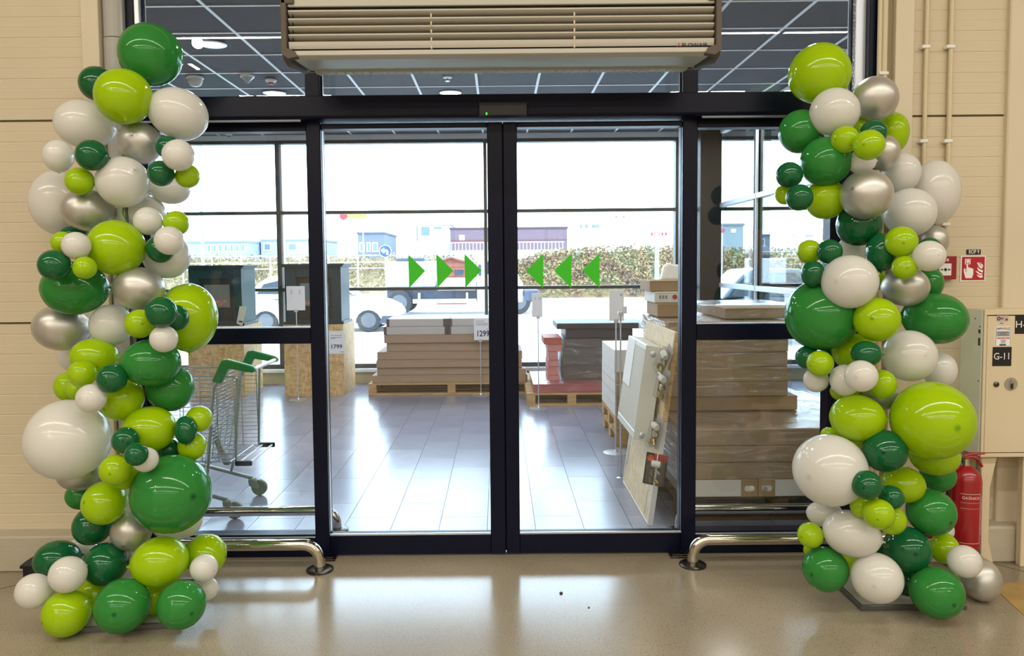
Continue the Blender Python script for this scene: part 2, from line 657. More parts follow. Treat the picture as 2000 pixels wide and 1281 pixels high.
bx('silver_strip', silver_al, tr, JR0, JR0 + .055, YF, YF + .1, ZH1, ZTOP, .002)
bx('mullion', black_al, tr, ML0, ML1, YF, YF + .1, 0, ZH1, .004)
bx('mullion', black_al, tr, MR0, MR1, YF, YF + .1, 0, ZH1, .004)
bx('mullion', black_al, tr, ML0, ML1, YF, YF + .1, ZH1, ZTOP, .004)
bx('mullion', black_al, tr, MR0, MR1, YF, YF + .1, ZH1, ZTOP, .004)
bx('jamb', black_al, tr, IR0, IR1 + .12, YF, YF + .1, 0, ZH0, .004)
bx('jamb', black_al, tr, JL1 - .02, P(300, 640, YF).x, YF, YF + .1, 0, ZH0, .004)
bx('jamb', black_al, tr, IR1 + .12, JR0 + .06, YF + .02, YF + .1, 0, ZH0, .002)
bx('lintel', black_al, tr, JL0, JR1, YF, YF + .12, ZTOP - .06, ZTOP, .003)
hd = struct('trim_6', 'long black drive housing above the sliding doors')
HX0, HX1 = P(225, 205, 4.05).x, P(1749, 205, 4.05).x
MB().prism([(4.05, ZH0 + .012), (4.05, ZH1), (YF + .12, ZH1), (YF + .12, ZH0), (4.062, ZH0)], 'x', HX0, HX1).build('housing', black_al, hd, .004)
bx('under_channel', mat('grey_channel', (120, 124, 132), .35, metal=.5), hd, JL1, ML0 - .005, 4.062, 4.075, ZH0 - .014, ZH0 - .001, .002)
bx('under_channel', mat('grey_channel_right', (120, 124, 132), .35, metal=.5), hd, MR1, IR1, 4.062, 4.075, ZH0 - .014, ZH0 - .001, .002)
sx0, sx1 = P(935, 222, 4.03).x, P(1030, 222, 4.03).x
sen = bx('motion_sensor', mat('sensor_black', (14, 15, 20), .3), hd, sx0, sx1, 4.022, 4.05, P(985, 226, 4.03).z, P(985, 200, 4.03).z, .005, seg=2)
bx('sensor_light', mat('green_led', (60, 240, 60), .4, emit=3), hd, P(949, 221, 4.02).x, P(951.5, 221, 4.02).x, 4.018, 4.023, P(950, 224, 4.02).z, P(950, 220, 4.02).z)
text('sensor_mark', 'SENSOR', .012, mat('grey_print', (150, 150, 155), .6), hd, P(1018, 212, 4.049) , wide=.03)


def pane(par, x0, x1, y, z0, z1, name='glass_pane'):
    return bx(name, glass, par, x0, x1, y, y + .008, z0, z1)


# upper lights
for n, (xa, xb) in enumerate(((JL1, ML0), (ML1, MR0), (MR1, JR0))):
    wn = struct('window_%d' % (n + 1), ('left', 'middle', 'right')[n] + ' fixed light above the sliding doors')
    pane(wn, xa, xb, YF + .05, ZH1, ZTOP - .06)
    for e in (xa, xb - .008):
        bx('gasket', black_al, wn, e, e + .008, YF + .04, YF + .07, ZH1, ZTOP - .06)
# side lights
for n, (xa, xb, nm) in enumerate(((P(300, 640, YF).x, ML0, 'left'), (MR1, IR0, 'right'))):
    wn = struct('window_%d' % (n + 4), nm + ' fixed side light with a dark middle rail')
    bx('rail', black_al, wn, xa, xb, YF + .005, YF + .09, Z_SG, ZH0, .003)
    bx('rail', black_al, wn, xa, xb, YF + .005, YF + .09, Z_M0, Z_M1, .003)
    bx('rail', black_al, wn, xa, xb, YF + .005, YF + .09, 0, Z_SB - .012, .003)
    bx('glazing_bead', silver_al, wn, xa, xb, YF + .002, YF + .02, Z_SB - .03, Z_SB - .022, .001)
    bx('glazing_bead', silver_al, wn, xa, xb, YF + .002, YF + .02, Z_M1 + .002, Z_M1 + .007, .001)
    pane(wn, xa, xb, YF + .05, Z_M1, Z_SG)
    pane(wn, xa, xb, YF + .05, Z_SB - .012, Z_M0)

arrow_m = mat('green_sticker', (52, 190, 20), .5)
tri = {1: [[(797, 496.5), (830.6, 529), (799, 563)], [(852, 496), (885.6, 528.5), (854, 563)], [(907, 495.5), (940.3, 528), (908.5, 562.5)]],
       2: [[(1061, 495.5), (1027.5, 529), (1061, 562.7)], [(1116, 495), (1082.3, 528.5), (1116, 562.5)], [(1171, 494.5), (1137, 528), (1171, 562)]]}
for n, (gx0, gx1, ox0, ox1, nm) in enumerate(((LL0, LL1, ML1 - .03, CM - .002, 'left'), (RL0, RL1, CM + .002, MR0 + .03, 'right'))):
    dr = struct('door_%d' % (n + 1), nm + ' sliding glass door leaf with green arrow stickers')
    y0, y1 = YF + .035, YF + .085
    if n == 0:
        bx('stile', black_al, dr, gx1, ox1, y0 - .033, y1, .01, ZH0 - .01, .003)
        bx('stile', black_al, dr, ML1 + .002, gx0 - .012, y0, y1, .01, ZH0 - .01, .002)
        bx('silver_strip', silver_al, dr, gx0 - .012, gx0, y0 - .004, y0 + .02, Z_B, Z_G, .001)
    else:
        bx('stile', black_al, dr, ox0, gx0, y0 - .033, y1, .01, ZH0 - .01, .003)
        bx('stile', black_al, dr, gx1 + .01, MR0 - .002, y0, y1, .01, ZH0 - .01, .002)
        bx('silver_strip', silver_al, dr, gx1, gx1 + .01, y0 - .004, y0 + .02, Z_B, Z_G, .001)
    if n == 0:
        bx('gap_light_stop', black_al, dr, CM - .006, CM + .006, y1 - .03, y1 - .01, .01, ZH0 - .01)  # black strip added to stop daylight showing between the leaves
    ra, rb = (ML1 + .002, gx1) if n == 0 else (gx0, MR0 - .002)
    bx('rail', black_al, dr, ra, rb, y0 - .03, y1, .01, Z_B - .018, .003)
    bx('rail', black_al, dr, ra, rb, y0 - .03, y1, Z_G, ZH0 - .01, .003)
    bx('glazing_bead', silver_al, dr, gx0, gx1, y0 - .032, y0 - .02, Z_B - .016, Z_B - .006, .001)
    gp = pane(dr, gx0, gx1, y0 + .015, Z_B - .018, Z_G)
    for tp in tri[n + 1]:
        ya = y0 + .0105
        q = [P(x, y, ya) for x, y in tp]
        MB().prism([(v.x, v.z) for v in q], 'y', ya, ya + .004).build('arrow_sticker', arrow_m, gp)

# steel floor tracks at the foot of the posts
for n, (px, py) in enumerate(((638, 1094), (1330, 1088))):
    c = F(px, py)
    s = struct('trim_%d' % (7 + n), 'small metal floor guide beside the ' + ('left', 'right')[n] + ' rail foot')
    MB().box(c.x - .06, c.x + .05, c.y - .02, c.y + .05, 0, .012).box(c.x - .05, c.x + .04, c.y - .012, c.y - .004, .012, .02).build('floor_guide', dark_steel, s, .002)

# ------------------------------------------------------------------ outer lobby glazing
ZT1, ZT2 = HC + .725, 1.307
ZBOT = .21
dkg = mat('outer_frame_dark', (50, 56, 60), .45)
mulx = [P(362, 450, YG).x - 2.9, P(250, 450, YG).x, P(543, 400, YG).x, P(948, 400, YG).x, P(1322, 400, YG).x, P(1386, 400, YG).x, P(1632, 450, YG).x, 6.0]
mulx[0] = -5.2
for i in range(len(mulx) - 1):
    xa, xb = mulx[i], mulx[i + 1]
    wn = struct('window_%d' % (i + 6), 'bay of the outer lobby glazing')
    for z0, z1 in ((ZBOT + .05, ZT2), (ZT2, ZT1), (ZT1, 3.3)):
        pane(wn, xa + .02, xb - .02, YG + .05, z0, z1)
    for z in (ZT1, ZT2):
        bx('transom', dkg, wn, xa + .02, xb - .02, YG - .03, YG + .1, z - .022, z + .022, .004)
    bx('sill_rail', dkg, wn, xa, xb, YG - .03, YG + .1, ZBOT - .0, ZBOT + .06, .004)
    bx('sill_board', white_al, wn, xa, xb, YG - .12, YG + .1, ZBOT - .045, ZBOT, .004)
    bx('sill_base', plinth_m, wn, xa, xb, YG - .06, YG + .1, 0, ZBOT - .045)
    bx('head_rail', dkg, wn, xa, xb, YG - .03, YG + .1, 3.3, 3.345, .004)
    bx('head_board', white_al, wn, xa, xb, YG - .02, YG + .1, 3.345, CZ, .004)
    bx('mullion', dkg, wn, xa - .022, xa + .022, YG - .03, YG + .12, ZBOT, 3.3, .004)
    bx('mullion_cover', white_al, wn, xa + .03, xa + .06, YG + .0, YG + .1, ZBOT + .06, 3.3, .003)
s = struct('trim_9', 'broad dark corner post of the lobby glazing')
bx('post', mat('brown_black_post', (30, 32, 36), .5, spec=.2), s, P(1364, 420, 10.2).x, P(1405, 420, 10.2).x, 10.1, 10.36, 0, CZ, .006)
# glazed partition on the right of the lobby
XP = 2.98
wn = struct('window_20', 'glazed partition running back along the lobby with grey bars')
ya = PX(1478, 400, XP).y
for z0, z1 in ((.3, ZT2), (ZT2, ZT1), (ZT1, CZ)):
    for u, v in ((6.3, ya - .05), (ya + .1, 10.1)):
        bx('glass_pane', glass, wn, XP + .02, XP + .028, u, v, z0, z1)
for z in (ZT1 + .03, ZT2 + .02):
    bx('transom', white_al, wn, XP - .02, XP + .06, 6.0, 10.1, z - .03, z + .03, .004)
bx('post', mat('dark_green_post', (26, 36, 36), .5, spec=.2), wn, XP, P(1505, 400, ya).x, ya, ya + .12, 0, CZ, .004)
bx('post_cover', white_al, wn, XP - .02, XP + .01, ya - .02, ya, 0, CZ, .003)
bx('sill_rail', white_al, wn, XP - .03, XP + .08, 6.0, 10.1, .16, .3, .004)
bx('head_rail', white_al, wn, XP - .02, XP + .06, 6.0, 10.1, CZ - .08, CZ, .004)
bx('post', white_al, wn, XP - .03, XP + .08, 5.9, 6.0, 0, CZ, .004)

# guard rails
for (fa, fy, xe, y, zc, lab, hand) in (
        (F(627, 1110).x, 3.96, -2.3, 3.96, .142, 'polished steel floor guard rail on the hall side, left of the doors', 1),
        (F(1353, 1104).x, 3.98, 2.45, 3.98, .142, 'polished steel floor guard rail on the hall side, right of the doors', -1),
        (F(661, 1031).x, 4.57, -2.6, 4.57, .124, 'polished steel floor guard rail in the lobby beside the shopping cart', 1),
        (F(1316, 1022).x, 4.5, 2.3, 4.5, .135, 'polished steel floor guard rail in the lobby before the wrapped boxes', -1)):
    g = thing('guard_rail', lab, 'rail', (fa, y, 0), 'steel guard rails at the doors')
    bend = [(fa, y, .012)] + arc_path((fa, y, 0), (fa, y, zc), (xe, y, zc), .088, 10)
    tail = arc_path((fa, y, zc), (xe, y, zc), (xe, y, 0), .088, 8) + [(xe, y, .012)]
    MB().tube(bend + tail, .03, 20).build('rail_pipe', chrome, g, smooth=True)
    for x in (fa, xe):
        MB().lathe([(.072, 0), (.072, .008), (.062, .014), (.034, .015)], 28, Matrix.Translation((x, y, 0))).build('flange', dark_steel, g, smooth=True)

# ------------------------------------------------------------------ air curtain above the doors
ac_body = mat('air_curtain_paint', (185, 180, 167), .42)
ac_cap = mat('brown_rubber_cap', (92, 82, 72), .7, bump=.2, bscale=200)
ac_dark = mat('air_curtain_inside', (24, 22, 22), .8)
ac_under = mat('air_curtain_underside', (176, 178, 166), .4)
YA0, YA1 = 3.5, 3.88
AX0, AX1 = P(549, 50, YA0).x, P(1409, 50, YA0).x
ZA0, ZA1 = P(980, 97, YA0).z, P(980, 3, YA0).z          # louvre front
ac = thing('air_curtain', 'long beige louvred air curtain hung above the sliding doors', 'air curtain', ((AX0 + AX1) / 2, 3.7, ZA0 - .04))
zlip = P(980, 112, YA0 + .03).z
zbot = P(980, 138, YA1).z
prof = [(YA0 + .005, ZA0 - .004), (YA0 + .03, zlip), (YA1, zbot), (YA1, ZA1 + .02), (YA0 + .01, ZA1 + .02), (YA0 + .01, ZA1 - .02), (YA0 + .09, ZA1 - .02), (YA0 + .09, ZA0 + .006), (YA0 + .005, ZA0 + .006)]
MB().prism(prof[:5] , 'x', AX0 + .05, AX0 + .051).build('inner_wall', ac_dark, ac)
MB().prism([(YA0 + .09, ZA0), (YA1 - .01, ZA0), (YA1 - .01, ZA1), (YA0 + .09, ZA1)], 'x', AX0 + .04, AX1 - .04).build('inner_box', ac_dark, ac)
MB().prism([(YA0, ZA1 - .016), (YA0, ZA1 + .02), (YA1, ZA1 + .03), (YA1, ZA1 - .0), (YA0 + .07, ZA1 - .004)], 'x', AX0 + .03, AX1 - .03).build('top_casing', ac_body, ac, .004)
MB().prism([(YA0, ZA0 + .004), (YA0 - .002, ZA0 - .018), (YA0 + .035, zlip - .002), (YA0 + .05, zlip + .004), (YA0 + .05, ZA0 + .004)], 'x', AX0 + .05, AX1 - .05).build('lower_lip', ac_body, ac, .002)
MB().prism([(YA0 + .036, zlip - .001), (YA1 - .04, zbot - .002), (YA1 - .04, ZA0 - .002), (YA0 + .05, ZA0 - .001)], 'x', AX0 + .045, AX1 - .045).build('underside_sheet', ac_under, ac, .002)
bx('rear_casing', ac_body, ac, AX0 + .03, AX1 - .03, YA1 - .02, YA1, ZA0, ZA1)
gr = bx('outlet_grille', ac_under, ac, AX0 + .07, AX1 - .07, YA1 - .05, YA1 + .005, zbot - .012, zbot, .002)
mb = MB()
for k in range(44):
    x = AX0 + .09 + k * (AX1 - AX0 - .18) / 43
    mb.box(x - .0015, x + .0015, YA1 - .052, YA1 + .004, zbot - .017, zbot - .012)
mb.build('outlet_fins', ac_body, gr)
for sgn, xe in ((1, AX0), (-1, AX1)):
    a, b_ = xe, xe + sgn * .045
    # hollow cap: outer ring, front view shows a U-shaped rim
    MB().prism([(YA0 - .012, ZA1 + .02), (YA0 - .012, ZA0 + .0), (YA0 + .02, ZA0 - .035), (YA0 + .09, zlip - .02), (YA1 - .03, zbot - .012), (YA1 + .004, zbot - .006), (YA1 + .004, ZA1 + .04), (YA0 + .02, ZA1 + .04)], 'x', a, a + sgn * .026).build('end_cap', ac_cap, ac, .006, seg=2)
    bx('end_cap_rim', ac_cap, ac, a + sgn * .0, a + sgn * .062, YA0 - .012, YA0 + .03, ZA1 - .004, ZA1 + .02, .004)
    MB().prism([(a + sgn * .0, ZA0 - .012), (a + sgn * .0, ZA0 + .016), (a + sgn * .03, ZA0 + .012), (a + sgn * .062, ZA0 - .0), (a + sgn * .075, ZA0 - .026), (a + sgn * .03, ZA0 - .035)], 'y', YA0 - .011, YA0 + .03).build('end_cap_rim', ac_cap, ac, .002)
zs_ = [P(980, y, YA0).z for y in (15, 31, 46.5, 62, 77.5, 93)]
for k in range(5):
    zt, zb = zs_[k] - .0005, zs_[k + 1] + .0035
    h = zt - zb
    front = [(YA0 + .006, zt), (YA0 + .002, zt - h * .25), (YA0 + .010, zt - h * .5), (YA0 + .028, zt - h * .75), (YA0 + .055, zb)]
    if k == 4:
        front = [(YA0 + .003, zt), (YA0 + .003, zt - h * .4), (YA0 + .005, zt - h * .8), (YA0 + .008, zb)]
    back = [(y + .004, z + .0015) for y, z in front[::-1]]
    MB().prism(front + back, 'x', AX0 + .032, AX1 - .032).build('louvre', ac_body, ac, smooth=True)
for px in (842, 1122):
    for k in range(5):
        x = P(px, 50, YA0).x
        bx('louvre_clip', cream2, ac, x - .003, x + .003, YA0 + .001, YA0 + .03, zs_[k + 1] - .002, zs_[k + 1] + .014)
lz = P(1350, 88.5, YA0).z
text('maker_lettering', 'FLOWAIR', .026, ink, ac, (P(1357, 88, YA0).x, YA0 - .0005, lz), wide=P(1382, 88, YA0).x - P(1332, 88, YA0).x, bold=.008)
mb = MB()
lx = P(1326, 88, YA0).x
for k in range(3):
    a = math.radians(95 + 120 * k)
    u, v = Vector((math.cos(a), math.sin(a))), Vector((-math.sin(a), math.cos(a)))
    c = Vector((lx, lz))
    pts = [c, c + u * .010 + v * .0012, c + u * .0125 - v * .002, c + u * .006 - v * .0032]
    mb.prism([(p.x, p.y) for p in pts], 'y', YA0 - .002, YA0 - .0005)
mb.build('maker_emblem', mat('emblem_red', (170, 24, 30), .5), ac)
for x in (AX0 + .35, AX1 - .35, AX1 - .12):
    MB().tube([(x, 3.7, ZA1 + .02), (x, 3.7, HALL_Z)], .006, 8).build('hanging_rod', silver_al, ac)

# chain by the right jamb
ch_x, ch_y = P(1668, 60, 4.06).x, 4.06
ch = thing('hanging_chain', 'thin steel chain hanging before the glass at the right jamb', 'chain', (ch_x, ch_y, P(1664, 186, 4.06).z))
mb = MB()
z, k = P(1664, 186, 4.06).z, 0
while z < 3.58:
    pts = []
    for q in range(13):
        a = 2 * math.pi * q / 12
        du = .006 * math.cos(a)
        dz = .0135 * math.sin(a)
        pts.append((ch_x + (du if k % 2 else du * .35), ch_y + (du * .35 if k % 2 else du), z + dz))
    mb.tube(pts, .0019, 5, cap=False)
    z += .0205
    k += 1
mb.build('chain_links', mat('chain_steel', (150, 150, 150), .35, metal=.9), ch, smooth=True)
bx('chain_hook', dark_steel, ch, ch_x - .01, ch_x + .01, ch_y - .01, YW + .03, 3.575, 3.6)

# ------------------------------------------------------------------ right wall: conduits, signs, cabinet, extinguisher
cond_m = mat('cream_conduit', (210, 194, 162), .4)


def conduit(label, px, py, zbot, r, clamps, Y):
    x = P(px, py, Y).x
    c = thing('conduit', label, 'pipe', (x, Y, zbot), 'cream conduits on the right wall')
    MB().tube([(x, Y, zbot), (x, Y, HALL_Z)], r, 14).build('pipe', cond_m, c, smooth=True)
    for cy in clamps:
        z = P(px, cy, Y).z
        MB().box(x - r - .018, x + r + .003, Y - r - .004, YW, z - .009, z + .009).build('clamp', white_plastic, c, .003)
    return c


YC = YW - .018
conduit('cream conduit on ribbed right wall, the one nearer the door', 1811, 20, P(1800, 480, YC).z, .0115, (92, 276), YC)
conduit('cream conduit on ribbed right wall that runs down to the red call point', 1859, 20, P(1850, 498, YC).z, .0125, (92, 276, 438), YC)
conduit('cream conduit close against the dark right door jamb', 1719, 20, .2, .012, (), YW - .012)
conduit('cream conduit beside the jamb with a clamp above the silver balloon', 1729, 20, .2, .015, (144,), YW - .014)

sg = thing('number_plate', 'small black plate reading ROP 9 above the red alarm sign', 'sign', P(1901, 492, YW))
a, b = P(1887, 497, YW), P(1915, 487, YW)
bx('plate', mat('black_plate', (16, 16, 18), .5), sg, a.x, b.x, YW - .005, YW, a.z, b.z, .0015)
text('plate_lettering', 'ROP 9', .03, white_plastic, sg, ((a.x + b.x) / 2, YW - .0055, (a.z + b.z) / 2), wide=(b.x - a.x) * .72, bold=.006)
a, b = P(1874, 550, YW), P(1924.5, 499, YW)
sg = thing('fire_alarm_sign', 'red square sign with a hand pressing a button and flames', 'sign', ((a.x + b.x) / 2, YW, a.z))
W_, H_ = b.x - a.x, b.z - a.z
bx('sign_border', white_plastic, sg, a.x, b.x, YW - .004, YW, a.z, b.z, .001)
bx('sign_face', red_print, sg, a.x + W_ * .06, b.x - W_ * .04, YW - .005, YW - .0035, a.z + H_ * .055, b.z - H_ * .045)


def sgn(poly, nm='pictogram'):
    MB().prism([(a.x + W_ * u, a.z + H_ * v) for u, v in poly], 'y', YW - .006, YW - .0048).build(nm, paper_white, sg)


def icon(px, py):            # crop pixels of the sign (1139-wide view): 245..612, 275..645
    return ((px - 245) / 367, 1 - (py - 275) / 370)


sgn([icon(*p) for p in [(322, 596), (295, 505), (293, 462), (306, 456), (318, 468), (320, 508), (330, 512), (332, 390), (342, 384), (354, 390), (356, 455), (366, 440), (380, 442), (386, 455), (402, 448), (410, 460), (424, 458), (434, 466), (432, 548), (420, 574), (418, 596)]], 'hand_pictogram')
for q in ([(308, 320), (388, 320), (388, 333), (322, 333), (322, 385), (308, 385)], [(388, 333), (388, 398), (362, 398), (362, 386), (375, 385), (375, 333)], [(308, 385), (328, 385), (328, 398), (308, 398)]):
    sgn([icon(*p) for p in q], 'button_pictogram')
sgn([icon(350 + 22 * math.cos(t * math.pi / 8), 358 + 22 * math.sin(t * math.pi / 8)) for t in range(16)], 'button_pictogram')
for q in ([(533, 362), (548, 390), (572, 408), (572, 442), (548, 424), (536, 400)], [(484, 370), (515, 378), (530, 412), (566, 446), (560, 464), (524, 450), (502, 416)],
          [(488, 436), (520, 466), (572, 486), (572, 516), (534, 506), (498, 480)], [(464, 498), (494, 498), (524, 524), (566, 530), (562, 550), (520, 546), (490, 522)], [(484, 542), (520, 560), (570, 558), (570, 590), (530, 590), (500, 572)]):
    sgn([icon(*p) for p in q], 'flame_pictogram')
# manual call point
a, b = P(1826, 546, YW - .045), P(1869.5, 500, YW - .045)
cp = thing('call_point', 'red fire call point box with a white press plate, half behind balloons', 'alarm box', ((a.x + b.x) / 2, YW, a.z))
bx('housing', mat('call_point_red', (148, 20, 34), .4), cp, a.x, b.x, YW - .045, YW, a.z, b.z, .004, seg=2)
c0, c1 = P(1834, 538.5, YW - .05), P(1858.5, 514.5, YW - .05)
pp = bx('press_plate', white_plastic, cp, c0.x, c1.x, YW - .052, YW - .044, c0.z, c1.z, .002)
mx_, mz_ = (c0.x + c1.x) / 2, (c0.z + c1.z) / 2
mb = MB()
mb.prism([(mx_ + .008 * math.cos(t * .5236), mz_ + .008 * math.sin(t * .5236)) for t in range(12)], 'y', YW - .0535, YW - .052)
for s in (1, -1):
    mb.prism([(mx_ + s * .012, mz_), (mx_ + s * .02, mz_ + .006), (mx_ + s * .02, mz_ + .002), (mx_ + s * .027, mz_ + .002), (mx_ + s * .027, mz_ - .002), (mx_ + s * .02, mz_ - .002), (mx_ + s * .02, mz_ - .006)], 'y', YW - .0535, YW - .052)
mb.build('press_symbol', ink, pp)
f0 = P(1851, 507, YW - .046)
MB().prism([(f0.x + dx * .006, f0.z + dz * .006) for dx, dz in ((-1.4, -1.2), (-.6, -.2), (-.8, .6), (0, .2), (.3, 1.3), (1, .1), (.8, -1), (1.6, -1.2))], 'y', YW - .0465, YW - .045).build('flame_symbol', paper_white, cp)

# hose cabinet
cab_m = mat('cream_cabinet_paint', (218, 202, 170), .4)
cab_side = mat('daylit_cabinet_side', (238, 246, 236), .3)  # daylight from the doors painted into the side as a lighter colour
YB0 = 3.9
KX0 = P(1920, 720, YB0).x
KX1 = KX0 + .72
KZ1, KZ0 = P(1921, 605, YB0).z, P(1921, 893, YB0).z
kb = thing('hose_cabinet', 'cream metal fire hose cabinet on legs with plates G-11 and H', 'cabinet', ((KX0 + KX1) / 2, 4.0, 0))
mb = MB()
bx('cabinet_body', cab_m, kb, KX0, KX1, YB0 + .012, YW, KZ0, KZ1, .004)
bx('daylit_side_sheet', cab_side, kb, KX0 - .003, KX0 + .001, YB0 + .014, YW, KZ0 + .004, KZ1 - .004)
for args in ((KX0, KX1, KZ1 - .028, KZ1), (KX0, KX1, KZ0, KZ0 + .02), (KX0, KX0 + .016, KZ0 + .02, KZ1 - .028)):
    bx('front_frame', cab_m, kb, args[0], args[1], YB0, YB0 + .012, args[2], args[3], .002)
do = bx('door', cab_m, kb, KX0 + .0195, KX1 - .02, YB0 + .003, YB0 + .014, KZ0 + .024, KZ1 - .033, .002)
bx('door_gap', ink, kb, KX0 + .016, KX1 - .016, YB0 + .0105, YB0 + .0125, KZ0 + .018, KZ1 - .026)
q = P(1975, 750, YB0)
MB().lathe([(.0001, -.006), (.02, -.006), (.032, -.002), (.034, 0), (.034, .002)], 24, Matrix.Translation((q.x, YB0 + .002, q.z)) @ Matrix.Rotation(math.radians(90), 4, 'X')).build('key_recess', mat('recess_grey', (160, 152, 136), .4), do, smooth=True)
MB().box(q.x - .005, q.x + .005, YB0 - .012, YB0 - .004, q.z - .024, q.z + .004).build('key', dark_steel, do, .002)
MB().tube([(q.x + .012 * math.cos(t), YB0 - .008, q.z + .012 + .012 * math.sin(t)) for t in [k * math.pi / 6 for k in range(13)]], .0015, 5).build('key_ring', chrome, do)
q = P(1946, 750.5, YB0)
MB().lathe([(.014, 0), (.014, .006), (.010, .009), (.0001, .009)], 18, Matrix.Translation((q.x, YB0 + .003, q.z)) @ Matrix.Rotation(math.radians(90), 4, 'X')).build('lock', dark_steel, do, smooth=True)
blk = mat('black_sticker', (20, 19, 20), .5)
for (x0, y0, x1, y1, tx, tw) in ((1938.5, 715, 1976.5, 677.5, 'G-11', .8), (1982.5, 652, 2022, 615, 'H-', .8)):
    a, b = P(x0, y0, YB0), P(x1, y1, YB0)
    pl = bx('number_sticker', blk, do, a.x, b.x, YB0 + .0015, YB0 + .003, a.z, b.z)
    if tx[0] == 'G':
        text('sticker_lettering', tx, .05, white_plastic, pl, ((a.x + b.x) / 2, YB0 + .001, (a.z + b.z) / 2), wide=(b.x - a.x) * tw)
    else:
        text('sticker_lettering', tx, .05, white_plastic, pl, (P(1993.5, 634, YB0).x, YB0 + .001, P(1993.5, 634, YB0).z), wide=.05)


def lab(nm, x0, y0, x1, y1, m, off, par=None):
    a, b = P(x0, y0, YB0), P(x1, y1, YB0)
    return bx(nm, m, par or do, a.x, b.x, YB0 + .003 - off, YB0 + .0035 - off * .2, a.z, b.z)


silverp = mat('silver_label', (186, 182, 178), .3)
lb = lab('maker_label', 1947, 627.5, 1969.8, 616, silverp, .0012)
a = P(1956, 622, YB0)
MB().tube([(P(1951.5, 622, YB0).x + .008 * math.cos(t), YB0 + .0014, a.z + .008 * math.sin(t)) for t in [math.radians(50 + 26 * k) for k in range(11)]], .0022, 4).build('label_arc', blue_ink, lb)
text('label_lettering', 'GRAS', .014, red_print, lb, (a.x, YB0 + .001, a.z), wide=.024)
lab('label_flag', 1964, 626, 1969, 622, red_print, .0016, lb)
q = P(1957, 631.5, YB0)
text('door_lettering', 'DN 33', .006, ink, do, (q.x, YB0 + .0022, q.z), wide=.018)
lb = lab('inspection_label', 1943, 675, 1976, 637.5, paper_white, .0012)
lab('label_band', 1946.6, 657, 1972.5, 646.5, mat('grey_band', (164, 164, 166), .5), .0016, lb)
for x in (1945.5, 1974):
    lab('label_band', x - .9, 674.5, x + .9, 638, ink, .0016, lb)
lab('label_band', 1952.5, 674.8, 1965, 672, blue_ink, .0018, lb)
q = P(1953, 642, YB0)
text('label_lettering', 'AM', .018, blue_ink, lb, (q.x, YB0 + .001, q.z), wide=.028)
q = P(1966.5, 642, YB0)
text('label_lettering', 'POZ', .018, red_print, lb, (q.x, YB0 + .001, q.z), wide=.034)
q = P(1959.7, 660.4, YB0)
text('label_lettering', 'SPRAWDZONE', .012, mat('orange_red_print', (214, 60, 28), .5), lb, (q.x, YB0 + .001, q.z), wide=.066)
for yy, ww in ((649, .06), (651.5, .03), (654, .056), (664.5, .03), (666.5, .022), (669.5, .026)):
    q = P(1959.7, yy, YB0)
    bx('label_line', ink, lb, q.x - ww / 2, q.x + ww / 2, YB0 + .0008, YB0 + .0014, q.z - .0012, q.z + .0008)
mb = MB()
for (py, pz) in ((3.97, KZ1 - .05), (3.93, KZ1 - .09), (4.02, KZ0 + .09), (3.93, KZ0 + .4)):
    mb.lathe([(.004, 0), (.003, .003)], 10, Matrix.Translation((KX0 - .003, py, pz)) @ Matrix.Rotation(math.radians(-90), 4, 'Y'))
mb.build('rivet', dark_steel, kb)
mb = MB().box(KX0 - .0045, KX0 - .003, 3.925, 3.94, KZ1 - .125, KZ1 - .105).box(KX0 - .0045, KX0 - .003, 3.925, 3.94, KZ1 - .19, KZ1 - .15)
mb.build('side_label', mat('side_print', (52, 66, 66), .6), kb)
yl = 3.93
leg = [(1917, 893), (1948, 893), (1934, 953), (1931, 1057), (1940.5, 1101), (1916, 1087), (1916, 1031)]
MB().prism([(P(x, y, yl).x, max(P(x, y, yl).z, .0)) for x, y in leg], 'y', yl, yl + .03).build('leg', cab_m, kb, .003)
ll = P(1929, 893, yl).x
MB().prism([(P(x, y, yl).x + .30, max(P(x, y, yl).z, .0)) for x, y in leg], 'y', yl, yl + .03).build('leg', cab_m, kb, .003)
xx = P(1988, 1000, 3.95).x
bx('leg', cab_m, kb, xx, xx + .07, 3.92, 3.96, 0, KZ0 + .01, .003)
pa, pb = P(1903.5, 980, 3.965), P(1914.5, 980, 3.965)
bx('rear_post', mat('worn_grey_post', (140, 132, 122), .4, metal=.4), kb, pa.x, pb.x, 3.945, 3.968, 0, KZ0 + .03, .003)

# extinguisher beneath it
EY = 3.86
er = .078
ex = P(1912.5, 985, EY).x - er
ez0, ez1 = P(1890, 1069, EY).z, P(1890, 926, EY).z
et = thing('fire_extinguisher', 'red fire extinguisher hung under the cabinet behind the balloons', 'extinguisher', (ex, EY, ez0))
red_m = mat('extinguisher_red', (158, 16, 26), .3, coat=.4)
rb = MB().lathe([(er * .8, ez0), (er * .97, ez0 + .008), (er, ez0 + .03), (er, ez1 - .03), (er * .93, ez1), (er * .7, ez1 + .026), (er * .35, ez1 + .044), (.02, ez1 + .05)], 40, Matrix.Translation((ex, EY, 0))).build('cylinder', red_m, et, smooth=True)
MB().lathe([(.02, ez1 + .045), (.022, ez1 + .06), (.017, ez1 + .075), (.02, ez1 + .1)], 20, Matrix.Translation((ex, EY, 0))).build('valve', chrome, et, smooth=True)
MB().tube([(ex - .01, EY - .01, ez1 + .09), (ex + .02, EY - .015, ez1 + .098), (ex + .05, EY - .02, ez1 + .085), (ex + .075, EY - .02, ez1 + .045)], [.010, .011, .010, .007], 8).build('lower_handle', red_m, et, smooth=True)
